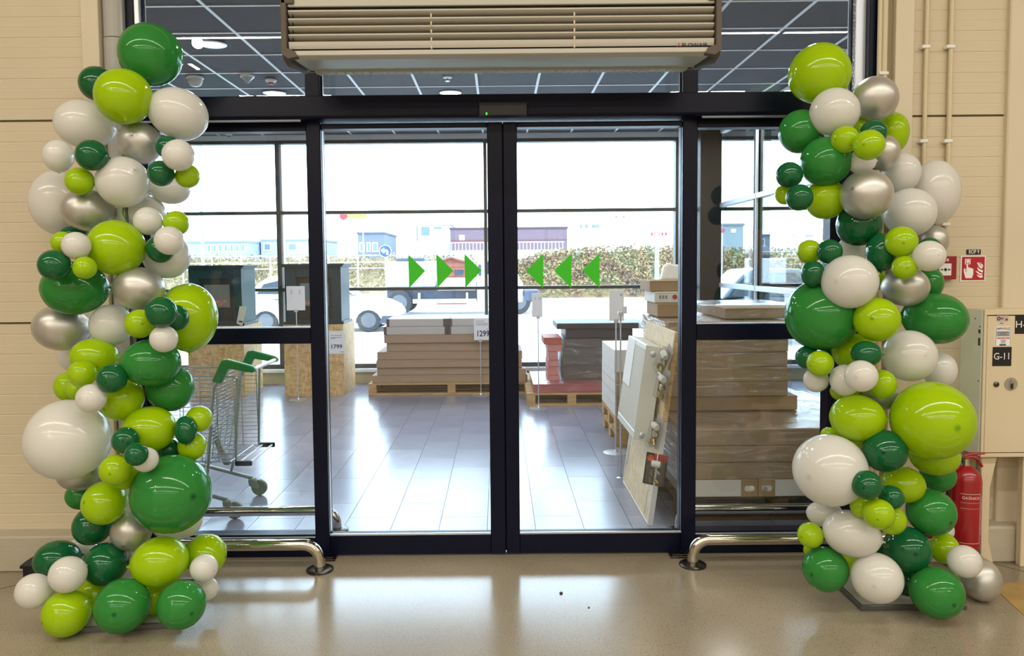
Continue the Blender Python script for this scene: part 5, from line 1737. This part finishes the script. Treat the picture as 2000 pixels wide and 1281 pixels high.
lamp_m = mat('lamp_diffuser', (255, 250, 236), .4, emit=5)
for (px, py, lb_) in ((414, 86, 'round recessed ceiling light with silver rim in the lobby ceiling'), (536, 181.5, 'second round ceiling light, just above the dark header'), (880, 181, 'round ceiling light far back above the middle of the header')):
    c = cpt(px, py)
    lamp_light = bpy.data.lights.new('ceiling_area_light', 'AREA')
    lamp_light.shape, lamp_light.size, lamp_light.energy, lamp_light.color = 'DISK', .16, 18, (1, .97, .92)
    lo_ = bpy.data.objects.new('ceiling_area_light', lamp_light)
    lo_.location = c + Vector((0, 0, -.014))
    C.objects.link(lo_)
    g = thing('ceiling_light', lb_, 'ceiling light', c, 'round lobby ceiling lights')
    MB().lathe([(.085, -.006), (.10, -.010), (.115, -.004), (.115, .0)], 30, Matrix.Translation(c)).build('rim', silver_al, g, smooth=True)
    MB().lathe([(.0001, -.011), (.06, -.011), (.084, -.008)], 30, Matrix.Translation(c)).build('diffuser', lamp_m, g, smooth=True)
for (x, y) in ((-3.4, 5.2), (-.6, 4.9), (1.9, 4.9), (1.8, 6.6), (2.6, 8.4), (-.9, 6.9)):   # unseen lamps added as fill light for the lobby
    lamp_light = bpy.data.lights.new('ceiling_area_light', 'AREA')
    lamp_light.shape, lamp_light.size, lamp_light.energy, lamp_light.color = 'DISK', .16, 18, (1, .97, .92)
    lo_ = bpy.data.objects.new('ceiling_area_light', lamp_light)
    lo_.location = (x, y, CZ - .012)
    C.objects.link(lo_)
c = cpt(381, 150)
g = thing('alarm_sounder', 'white dome sounder on the lobby ceiling, left of other fittings', 'detector', c)
MB().lathe([(.075, 0), (.078, -.015), (.072, -.02)], 26, Matrix.Translation(c)).build('base', white_plastic, g, smooth=True)
MB().lathe([(.068, -.02), (.066, -.05), (.05, -.078), (.025, -.09), (.0001, -.092)], 26, Matrix.Translation(c)).build('dome', mat('pale_dome', (196, 194, 188), .3), g, smooth=True)
c = cpt(483, 147)
g = thing('motion_detector', 'white cone motion detector on the lobby ceiling', 'detector', c)
MB().lathe([(.065, 0), (.066, -.014), (.06, -.022)], 26, Matrix.Translation(c)).build('base', white_plastic, g, smooth=True)
MB().lathe([(.056, -.022), (.03, -.05), (.012, -.072), (.0001, -.075)], 18, Matrix.Translation(c)).build('lens', mat('grey_lens', (170, 170, 172), .25), g, smooth=True)
c = cpt(529, 155)
g = thing('smoke_detector', 'flat white smoke detector with red ring on the lobby ceiling', 'detector', c)
MB().lathe([(.05, 0), (.055, -.012), (.045, -.024), (.03, -.032)], 26, Matrix.Translation(c)).build('base', white_plastic, g, smooth=True)
MB().lathe([(.03, -.032), (.028, -.04), (.018, -.046), (.0001, -.047)], 20, Matrix.Translation(c)).build('red_ring', red_print, g, smooth=True)
for (px, py, lb_) in ((874, 151, 'small chrome sprinkler head on the ceiling seen under the air curtain'), (447, 262.5, 'small sprinkler head seen under the header by the left side light')):
    c = cpt(px, py)
    g = thing('sprinkler', lb_, 'sprinkler', c)
    MB().lathe([(.045, 0), (.045, -.004), (.03, -.008)], 22, Matrix.Translation(c)).build('cover_ring', white_plastic, g, smooth=True)
    MB().lathe([(.008, -.006), (.008, -.03), (.022, -.034), (.022, -.037), (.0001, -.037)], 14, Matrix.Translation(c)).build('sprinkler_head', chrome, g, smooth=True)

# ------------------------------------------------------------------ outside: pale forecourt, parked vehicles, hedge bank, far buildings
GZ = -.12
gd = struct('ground', 'pale open car park outside the glass front')
bx('paving', asphalt, gd, -120, 120, YG + .12, 160, GZ - .3, GZ)
bx('kerb', kerb_m, gd, -30, 30, YG + .12, YG + 1.2, GZ, -.01, .01)
bx('kerb', kerb_m, gd, -60, 60, 30, 30.3, GZ, GZ + .12, .02)
for k in range(-3, 7):
    MB().box(k * 2.6 - .06, k * 2.6 + .06, 14.0, 18.5, GZ, GZ + .004).build('bay_line', paper_white, gd)
rf = struct('roof', 'thin flat canopy over the lobby glazing')
bx('roof_slab', white_al, rf, -5.4, 6.2, YF + .3, YG + .7, CZ + .31, CZ + .5)

body_w = mat('white_car_paint', (226, 230, 232), .25, coat=.5)
body_s = mat('silver_blue_paint', (110, 126, 144), .3, coat=.5)
body_d = mat('slate_blue_paint', (46, 60, 76), .3, coat=.5)
glass_dk = mat('car_glass', (40, 54, 72), .1)
tyre = mat('tyre_rubber', (34, 38, 46), .8)
rim_m = mat('wheel_rim', (92, 96, 104), .4, metal=.5)
trim_dk = mat('car_trim', (50, 60, 80), .5)
tail_m = mat('tail_light', (216, 44, 52), .3, emit=.4)


def wheel(g, x, y, r, wdt):
    m = Matrix.Translation((x, y, GZ + r)) @ Matrix.Rotation(math.radians(90), 4, 'X')
    o = MB().lathe([(r * .62, -wdt / 2), (r * .93, -wdt / 2), (r, -wdt / 3), (r, wdt / 3), (r * .93, wdt / 2), (r * .64, wdt / 2), (r * .62, wdt * .2)], 28, m).build('wheel', tyre, g, smooth=True)
    MB().lathe([(.0001, wdt * .30), (r * .2, wdt * .36), (r * .25, wdt * .3), (r * .55, wdt * .36), (r * .63, wdt * .5)], 20, m).build('wheel_rim', rim_m, o, smooth=True)
    mb = MB()
    for k in range(8):
        a = k * math.pi / 4
        mb.lathe([(r * .06, 0), (r * .06, .012)], 8, m @ Matrix.Translation((r * .42 * math.cos(a), r * .42 * math.sin(a), wdt * .34)))
    mb.build('wheel_holes', trim_dk, o)


def car(lab, x0, L, y0, face, body, W=1.75, H=1.48, tail=False, grp=None):
    """side view along x; face=+1 nose to +x. profile from tail (0) to nose (1)"""
    g = thing('car', lab, 'car', (x0 + L / 2, y0 + W / 2, GZ), grp)

    def X(t):
        return x0 + L * (t if face > 0 else 1 - t)
    lo = [(0.0, .30), (0.0, .55), (.02, .80), (.06, .95), (.16, 1.0), (.30, 1.02), (.62, .98), (.70, .93), (.90, .80), (.97, .66), (1.0, .48), (.99, .26), (.90, .2)]
    arch = []
    for cx_ in (.815, .175):
        for k in range(9):
            a = math.pi * k / 8
            arch.append((cx_ + .082 * math.cos(a), .22 + .36 * math.sin(a) * 1.0))
    pts = lo + arch[:9] + arch[9:] + [(.04, .22)]
    MB().prism([(X(t), GZ + z) for t, z in pts], 'y', y0, y0 + W).build('body', body, g, .06, seg=3)
    top = [(.05, .97), (.12, 1.30), (.20, H - .03), (.34, H), (.50, H - .02), (.60, 1.28), (.705, .95)]
    MB().prism([(X(t), GZ + z) for t, z in top], 'y', y0 + .12, y0 + W - .12).build('cabin', body, g, .09, seg=3)
    for q in ([(.115, 1.02), (.16, 1.28), (.30, H - .10), (.335, H - .09), (.335, 1.02)], [(.355, 1.02), (.355, H - .09), (.47, H - .10), (.55, 1.26), (.62, 1.02)]):
        MB().prism([(X(t), GZ + z) for t, z in q], 'y', y0 + .105, y0 + .13).build('side_window', glass_dk, g, .005)
    MB().prism([(X(t), GZ + z) for t, z in ((.59, 1.30), (.698, .985), (.708, .99), (.60, 1.31))], 'y', y0 + .25, y0 + W - .25).build('windscreen', glass_dk, g)
    MB().prism([(X(t), GZ + z) for t, z in ((.30, .22), (.30, .30), (.72, .30), (.72, .22))], 'y', y0 - .012, y0 + .1).build('sill_trim', trim_dk, g, .01)
    MB().prism([(X(t), GZ + z) for t, z in ((.88, .22), (.90, .44), (.985, .44), (1.004, .40), (.995, .22))], 'y', y0 - .01, y0 + W + .01).build('front_bumper', trim_dk, g, .02)
    MB().prism([(X(t), GZ + z) for t, z in ((.91, .64), (.93, .74), (.985, .66), (.985, .58))], 'y', y0 - .004, y0 + .2).build('headlight', mat('headlight', (230, 236, 244), .15), g, .01)
    MB().prism([(X(t), GZ + z) for t, z in ((-.004, .62), (-.002, .90), (.03, .92), (.025, .62))], 'y', y0 - .004, y0 + .22).build('tail_light', tail_m, g, .01)
    bx('mirror', body, g, X(.63) - .08, X(.63) + .08, y0 - .12, y0 + .02, GZ + .98, GZ + 1.1, .03, seg=2)
    for z in (.36, .46):
        pass
    for (u, z) in ((.41, .86), (.25, .86)):
        bx('door_handle', trim_dk, g, X(u) - .08, X(u) + .08, y0 - .015, y0 + .005, GZ + z, GZ + z + .03, .005)
    for yy in (y0 + .11, y0 + W - .11):
        for t in (.815, .175):
            wheel(g, X(t), yy, .315, .2)
    return g


YCAR = 19.6
xa, xb = P(463, 600, YCAR).x, P(777, 600, YCAR).x
car('white estate car parked nose right behind the fireplaces', xa, xb - xa, YCAR, 1, body_w, H=1.52)
YD = 15.5
xa = P(1398, 560, YD).x
car('slate blue small car with red tail light behind the right side light', xa, 3.6, YD, 1, body_d, H=1.62)
xa = P(1500, 560, 21).x
car('silver car farther off behind the right side light', xa, 4.2, 21, -1, body_s, H=1.42)
xa = P(1560, 470, 46).x
car('small distant silver car near the top of the right side light', xa, 4.2, 46, 1, body_s)

# box truck
YT = 26.0
tk = thing('truck', 'white truck with box body and long low chassis behind the car', 'truck', (P(880, 560, YT).x, YT + 1.1, GZ))
q0, q1 = P(752, 560, YT), P(850, 510, YT)
bx('box_body', body_w, tk, q0.x, q1.x, YT, YT + 2.3, q0.z, q1.z, .05, seg=2)
a = P(772, 508, YT)
b = P(828, 505, YT)
bx('roof_unit', trim_dk, tk, a.x, b.x, YT + .2, YT + 2.0, q1.z, q1.z + .12, .03)
bx('chassis', trim_dk, tk, q0.x, P(1020, 570, YT).x, YT + .4, YT + 1.9, P(800, 590, YT).z, q0.z - .001, .02)
bx('flat_bed', mat('truck_bed', (216, 220, 224), .4), tk, q1.x + .05, P(930, 560, YT).x, YT, YT + 2.3, P(880, 567, YT).z, P(880, 545, YT).z, .03)
bx('side_guard', white_al, tk, P(806, 580, YT).x, P(930, 580, YT).x, YT, YT + .06, P(870, 592, YT).z, P(870, 584, YT).z, .01)
for px in (818, 912):
    u = P(px, 580, YT).x
    bx('guard_post', white_al, tk, u - .03, u + .03, YT + .02, YT + .3, P(870, 590, YT).z, P(870, 572, YT).z)
c0, c1 = P(932, 597, YT).x, P(1022, 560, YT).x
cz0, cz1 = P(960, 592, YT).z, P(960, 499, YT).z
MB().prism([(c0, cz0), (c0, cz1), (c0 + (c1 - c0) * .72, cz1), (c0 + (c1 - c0) * .93, cz0 + (cz1 - cz0) * .5), (c1, cz0 + (cz1 - cz0) * .42), (c1, cz0)], 'y', YT, YT + 2.2).build('cab', body_w, tk, .06, seg=3)
MB().prism([(c0 + .35, cz0 + 1.0), (c0 + .35, cz1 - .2), (c0 + (c1 - c0) * .66, cz1 - .2), (c0 + (c1 - c0) * .82, cz0 + 1.0)], 'y', YT - .012, YT + .02).build('cab_window', glass_dk, tk, .01)
bx('mirror', trim_dk, tk, c0 + .05, c0 + .16, YT - .2, YT - .02, cz0 + .95, cz0 + 1.35, .02)
for px, py in ((779.5, 595), (1012, 590)):
    u = P(px, py, YT).x
    for yy in (YT + .15, YT + 2.0):
        wheel(tk, u, yy, .44, .28)
u = P(1036, 585, YT).x
bx('mud_guard', trim_dk, tk, u - .25, u + .3, YT, YT + 2.2, P(1030, 590, YT).z, P(1030, 566, YT).z, .05)

# red-brown hut
YH = 33.0
ht = thing('hut', 'small red-brown wooden hut with gable roof behind the truck', 'hut', (P(885, 520, YH).x, YH + 1, GZ))
a, b = P(852, 545, YH), P(910, 513, YH)
m = P(881, 506, YH)
wood_r = mat('red_brown_boards', (124, 66, 54), .7)
MB().prism([(a.x, GZ), (a.x, b.z), ((a.x + b.x) / 2, m.z), (b.x, b.z), (b.x, GZ)], 'y', YH, YH + 2.2).build('walls', wood_r, ht)
for s in (-1, 1):
    u = (a.x + b.x) / 2
    e = u + s * ((b.x - a.x) / 2 + .12)
    MB().prism([(u, m.z + .02), (e, b.z - .04), (e, b.z + .03), (u, m.z + .1)], 'y', YH - .15, YH + 2.35).build('roof_slope', mat('hut_roof', (110, 64, 56), .8), ht)
nb_ = 9
for k in range(nb_):
    z = GZ + (b.z - GZ) * k / nb_
    bx('wall_plank', wood_r, ht, a.x + .02, b.x - .02, YH - .03, YH, z + .01, z + (b.z - GZ) / nb_ - .01, .004)
bx('window_opening', glass_dk, ht, P(888, 530, YH).x, P(905, 530, YH).x, YH - .05, YH - .03, P(888, 538, YH).z, P(888, 527, YH).z)

# hedge bank (nobody can count its leaves)
def bank(name, lab, segs, n, cols, size, seed):
    rnd = random.Random(seed)
    m = bpy.data.materials.new(name + '_leaves')
    m.use_nodes = True
    nt = m.node_tree
    b = nt.nodes['Principled BSDF']
    tc, no, rp = nt.nodes.new('ShaderNodeTexCoord'), nt.nodes.new('ShaderNodeTexNoise'), nt.nodes.new('ShaderNodeValToRGB')
    no.inputs['Scale'].default_value, no.inputs['Detail'].default_value = .9, 8
    nt.links.new(tc.outputs['Object'], no.inputs[0])
    nt.links.new(no.outputs[0], rp.inputs[0])
    rp.color_ramp.elements[0].position, rp.color_ramp.elements[1].position = .32, .68
    rp.color_ramp.elements[0].color, rp.color_ramp.elements[1].color = lin(cols[0]), lin(cols[-1])
    for k, c in enumerate(cols[1:-1]):
        e = rp.color_ramp.elements.new(.32 + .36 * (k + 1) / (len(cols) - 1))
        e.color = lin(c)
    nt.links.new(rp.outputs[0], b.inputs['Base Color'])
    b.inputs['Roughness'].default_value = .8
    mb = MB()
    # soil core
    for (x0, x1, y, h0, h1, dp) in segs:
        mb.add([(x0, y, GZ), (x1, y, GZ), (x1, y + dp, GZ + h1 * .86), (x0, y + dp, GZ + h0 * .86), (x1, y + dp * 2, GZ), (x0, y + dp * 2, GZ)], [(0, 1, 2, 3), (3, 2, 4, 5)])
    tot = sum(x1 - x0 for x0, x1, *_ in segs)
    for (x0, x1, y, h0, h1, dp) in segs:
        for k in range(int(n * (x1 - x0) / tot)):
            t = rnd.random()
            s = rnd.random() ** .8
            x = x0 + (x1 - x0) * t
            h = h0 + (h1 - h0) * t
            c = Vector((x, y + dp * s - .1, GZ + h * .9 * s + rnd.uniform(0, .28)))
            u = Vector((rnd.gauss(0, 1), rnd.gauss(0, 1), rnd.gauss(0, 1))).normalized()
            v = u.cross(Vector((rnd.gauss(0, 1), rnd.gauss(0, 1), rnd.gauss(0, 1)))).normalized()
            q = size * rnd.uniform(.5, 1.3)
            mb.add([c - u * q, c + v * q * .5, c + u * q, c - v * q * .5], [(0, 1, 2, 3)])
    o = mb.build(name, m, None)
    tag(o, lab, 'hedge', None, 'stuff')
    return o


YHB = 38.0
def hp(px, py, Y=YHB + 2.2):
    return P(px, py, Y)


xs_ = [(1000, 512), (1060, 487), (1150, 480), (1260, 474), (1340, 478), (1420, 480), (1520, 484), (1620, 492), (1700, 500)]
segs = []
for (p0, q0), (p1, q1) in zip(xs_[:-1], xs_[1:]):
    a, b = hp(p0, q0), hp(p1, q1)
    segs.append((a.x, b.x, YHB, a.z - GZ, b.z - GZ, 2.2))
bank('hedge', 'russet and olive shrub bank across the car park, behind the right door', segs, 18000, [(88, 78, 66), (122, 98, 76), (140, 120, 84), (110, 112, 80), (150, 118, 90)], .1, 5)
xs_ = [(300, 494), (480, 496), (620, 494), (760, 494), (900, 496), (1000, 505)]
segs = []
for (p0, q0), (p1, q1) in zip(xs_[:-1], xs_[1:]):
    a, b = hp(p0, q0, 47), hp(p1, q1, 47)
    segs.append((a.x, b.x, 45, a.z - GZ, b.z - GZ, 2.0))
bank('hedge', 'dry straw-coloured low hedge behind the fence, left part of the view', segs, 5000, [(114, 102, 80), (144, 128, 96), (156, 140, 108)], .13, 8)

# white mesh fence
fn = thing('fence', 'thin white rail fence before the low straw-coloured hedge', 'fence', (P(780, 520, 40).x, 40, GZ))
fence_m = mat('fence_white', (214, 218, 222), .5)
z0, z1, zm_ = P(760, 523, 40).z, P(760, 498, 40).z, P(760, 511, 40).z
xe0, xe1 = P(300, 510, 40).x, P(928, 510, 40).x
k = xe0
while k < xe1:
    bx('fence_post', fence_m, fn, k - .035, k + .035, 39.96, 40.04, GZ, z1, .006)
    k += 1.55
for z in (z0, zm_, z1):
    bx('fence_rail', fence_m, fn, xe0, xe1, 39.98, 40.02, z - .02, z + .02)
# second railing far right of it
fn = thing('fence', 'pale tubular railing in front of the far brown building', 'fence', (P(1000, 480, 60).x, 60, GZ))
for px in range(882, 1100, 7):
    u = P(px, 480, 60).x
    bx('railing_bar', fence_m, fn, u - .025, u + .025, 59.98, 60.02, P(px, 490, 60).z, P(px, 473, 60).z)
for py in (473, 489):
    bx('railing_rail', fence_m, fn, P(880, py, 60).x, P(1102, py, 60).x, 59.97, 60.03, P(990, py, 60).z - .03, P(990, py, 60).z + .03)
MB().box(P(880, 490, 60).x, P(1102, 490, 60).x, 59.9, 60.1, GZ, P(990, 489.5, 60).z).build('railing_base', kerb_m, fn)

# poles and signs
pole_m = mat('pole_grey', (130, 140, 150), .5)


def street_pole(name, lab, px, ptop, pbot, Y, r, cat='pole', lampbox=None):
    b = P(px, pbot, Y)
    g = thing(name, lab, cat, (b.x, Y, GZ))
    t = P(px, ptop, Y)
    MB().tube([(b.x, Y, GZ), (b.x, Y, t.z)], [r, r * .7], 10).build('mast', pole_m, g, smooth=True)
    MB().lathe([(r * 2, 0), (r * 2, .04), (r * 1.2, .06)], 12, Matrix.Translation((b.x, Y, GZ))).build('foot_plate', pole_m, g)
    if lampbox:
        for dx in lampbox:
            bx('lamp_head', trim_dk, g, b.x + dx - .14, b.x + dx + .14, Y - .3, Y + .3, t.z - .02, t.z + .1, .03)
        if len(lampbox) > 1:
            bx('cross_arm', pole_m, g, b.x + min(lampbox), b.x + max(lampbox), Y - .04, Y + .04, t.z - .06, t.z)
    return g


street_pole('street_lamp', 'slender tapered lamp mast outside the left side light', 397, 262, 520, 36, .09, 'street lamp', (0.0,))
street_pole('utility_pole', 'broad pale pole standing in the russet hedge', 1283, 452, 545, 36, .13)
g = street_pole('street_lamp', 'distant pole with twin box lamps above the hedge', 1217, 424, 480, 90, .16, 'street lamp', (-.85, .1))
sp = thing('traffic_sign', 'round blue sign with a white left-turn arrow on a post', 'traffic sign', (P(753, 490, 36).x, 36, GZ))
c = P(752.5, 490.5, 36)
MB().tube([(c.x, 36.03, GZ), (c.x, 36.03, c.z + .2)], .03, 8).build('post', pole_m, sp, smooth=True)
R_ = P(764.5, 490, 36).x - c.x
mrot = Matrix.Translation((c.x, 36, c.z)) @ Matrix.Rotation(math.radians(90), 4, 'X')
MB().lathe([(R_, -.01), (R_, .01)], 32, mrot).build('sign_rim', paper_white, sp)
MB().lathe([(R_ * .93, .01), (R_ * .93, .014)], 32, mrot).build('sign_face', mat('sign_blue', (0, 62, 140), .5), sp)
ar = [(-.95, .12), (-.22, .72), (-.22, .36), (.15, .36), (.48, .2), (.62, -.1), (.62, -.72), (.18, -.72), (.18, -.2), (.08, -.08), (-.22, -.08), (-.22, -.46)]
MB().prism([(c.x + u * R_ * .82, c.z + v * R_ * .82) for u, v in ar], 'y', 35.98, 35.987).build('turn_arrow', paper_white, sp)
c = P(1411, 450, 30)
sp = thing('traffic_sign', 'small round blue and red no-parking sign behind the right side light', 'traffic sign', (c.x, 30, GZ))
MB().tube([(c.x, 30.03, GZ), (c.x, 30.03, c.z)], .025, 8).build('post', pole_m, sp, smooth=True)
mrot = Matrix.Translation((c.x, 30, c.z)) @ Matrix.Rotation(math.radians(90), 4, 'X')
MB().lathe([(.1, -.01), (.1, .012)], 24, mrot).build('sign_rim', red_print, sp)
MB().lathe([(.078, .012), (.078, .016)], 24, mrot).build('sign_face', blue_ink, sp)
MB().box(-.075, .075, -.012, .012, .016, .019, mrot @ Matrix.Rotation(math.radians(-45), 4, 'Z')).build('sign_bar', red_print, sp)
a, b = P(663, 430, 55), P(716, 418, 55)
sp = thing('billboard', 'small red and yellow roadside board far outside, high in the left door', 'billboard', ((a.x + b.x) / 2, 55, GZ))
for u in (a.x + .3, b.x - .3):
    MB().tube([(u, 55.1, GZ), (u, 55.1, b.z)], .05, 8).build('post', pole_m, sp)
bx('yellow_board', mat('board_yellow', (190, 150, 50), .5), sp, P(678, 420, 55).x, b.x, 54.96, 55.05, a.z + .12, b.z, .02)
cc = P(671, 422, 55)
MB().lathe([(.28, -.04), (.28, .04)], 24, Matrix.Translation((cc.x, 54.95, cc.z)) @ Matrix.Rotation(math.radians(90), 4, 'X')).build('red_disc', mat('disc_red', (160, 24, 40), .5), sp)

# far buildings
def building(lab, x0, x1, ytop, ybase, Y, col, dp=10, wins=(), stripe=None, roofcol=None):
    a, b = P(x0, ybase, Y), P(x1, ytop, Y)
    mid = (x0 + x1) / 2
    zt = P(mid, ytop, Y).z
    g = thing('building', lab, 'building', ((a.x + b.x) / 2, Y + dp / 2, GZ), 'far buildings')
    wm = mat('facade', col, .7, var=.05)
    bx('wall', wm, g, a.x, b.x, Y, Y + dp, GZ, zt)
    bx('roof', mat('roof_edge', roofcol or tuple(max(0, c - 26) for c in col), .7), g, a.x - .1, b.x + .1, Y - .15, Y + dp, zt, zt + .22, .02)
    for (u0, u1, v0, v1, c) in wins:
        p, q = P(u0, v1, Y - .05), P(u1, v0, Y - .05)
        f = bx('window', mat('facade_window_frame', (226, 230, 234), .5), g, p.x, q.x, Y - .08, Y, p.z, q.z)
        e = min(.12, (q.x - p.x) * .2)
        bx('pane', mat('facade_pane', c, .2), f, p.x + e, q.x - e, Y - .1, Y - .08, p.z + e, q.z - e)
    if stripe:
        p, q = P(x0, stripe[1], Y), P(x1, stripe[0], Y)
        bx('stripe', mat('red_stripe', (176, 50, 76), .6), g, p.x, q.x, Y - .12, Y, p.z, q.z)
    return g


gl = (84, 104, 136)
building('low blue-grey hall with white base behind the blue turn sign', 699, 750, 457, 473, 85, (88, 96, 118), wins=((702, 712, 473, 492, gl), (716, 724, 473, 492, gl), (727, 738, 473, 492, gl)))
building('pale office block with two big glazed bays above the truck', 808, 880, 440, 492, 95, (176, 182, 192), wins=((813, 817, 441, 471, gl), (821, 841, 441, 462, gl), (846, 864, 441, 449, gl)))
building('long brown-mauve hall with a red stripe behind the railing', 880, 1108, 447, 490, 92, (94, 76, 88), stripe=(467, 469.5), wins=((897, 907, 459, 469, (240, 240, 244)),))
building('pale far block with four square windows over the hedge', 1126, 1174, 436, 480, 110, (180, 186, 196), wins=((1131, 1138, 437, 447, gl), (1141, 1150, 437, 447, gl), (1154, 1172, 437, 447, gl)))
building('white shed row seen low through the left side light', 366, 482, 474, 494, 78, (130, 142, 160), wins=tuple((405 + 11 * k, 412 + 11 * k, 477, 492, gl) for k in range(7)))
building('grey-green container-like hall seen through the right side light', 1403, 1452, 441, 492, 70, (104, 118, 124), wins=((1428, 1437, 447, 454, (236, 236, 240)),))
building('far white building with a red roof edge, right side light', 1502, 1640, 450, 490, 100, (226, 230, 236), roofcol=(214, 120, 120), wins=((1545, 1560, 452, 464, gl), (1570, 1590, 452, 464, gl)))
building('pale gabled sheds between fence and sky, above the fireplace', 510, 620, 470, 494, 82, (140, 150, 166), wins=((515, 530, 474, 490, gl), (562, 580, 474, 490, gl)))
p, q = P(1268, 462, 64), P(1304, 452, 64)
bb = thing('billboard', 'small pink-red lettered board behind the pale pole', 'billboard', ((p.x + q.x) / 2, 64, GZ))
for u in (p.x + .1, q.x - .1):
    MB().tube([(u, 64.1, GZ), (u, 64.1, q.z)], .05, 8).build('post', pole_m, bb)
bx('board', paper_white, bb, p.x, q.x, 63.97, 64.03, p.z, q.z, .01)
for k in range(5):
    u = p.x + (q.x - p.x) * (.08 + .19 * k)
    bx('mark', mat('mark_red', (160, 30, 60), .6), bb, u, u + .18, 63.955, 63.97, p.z + .08, q.z - .08)
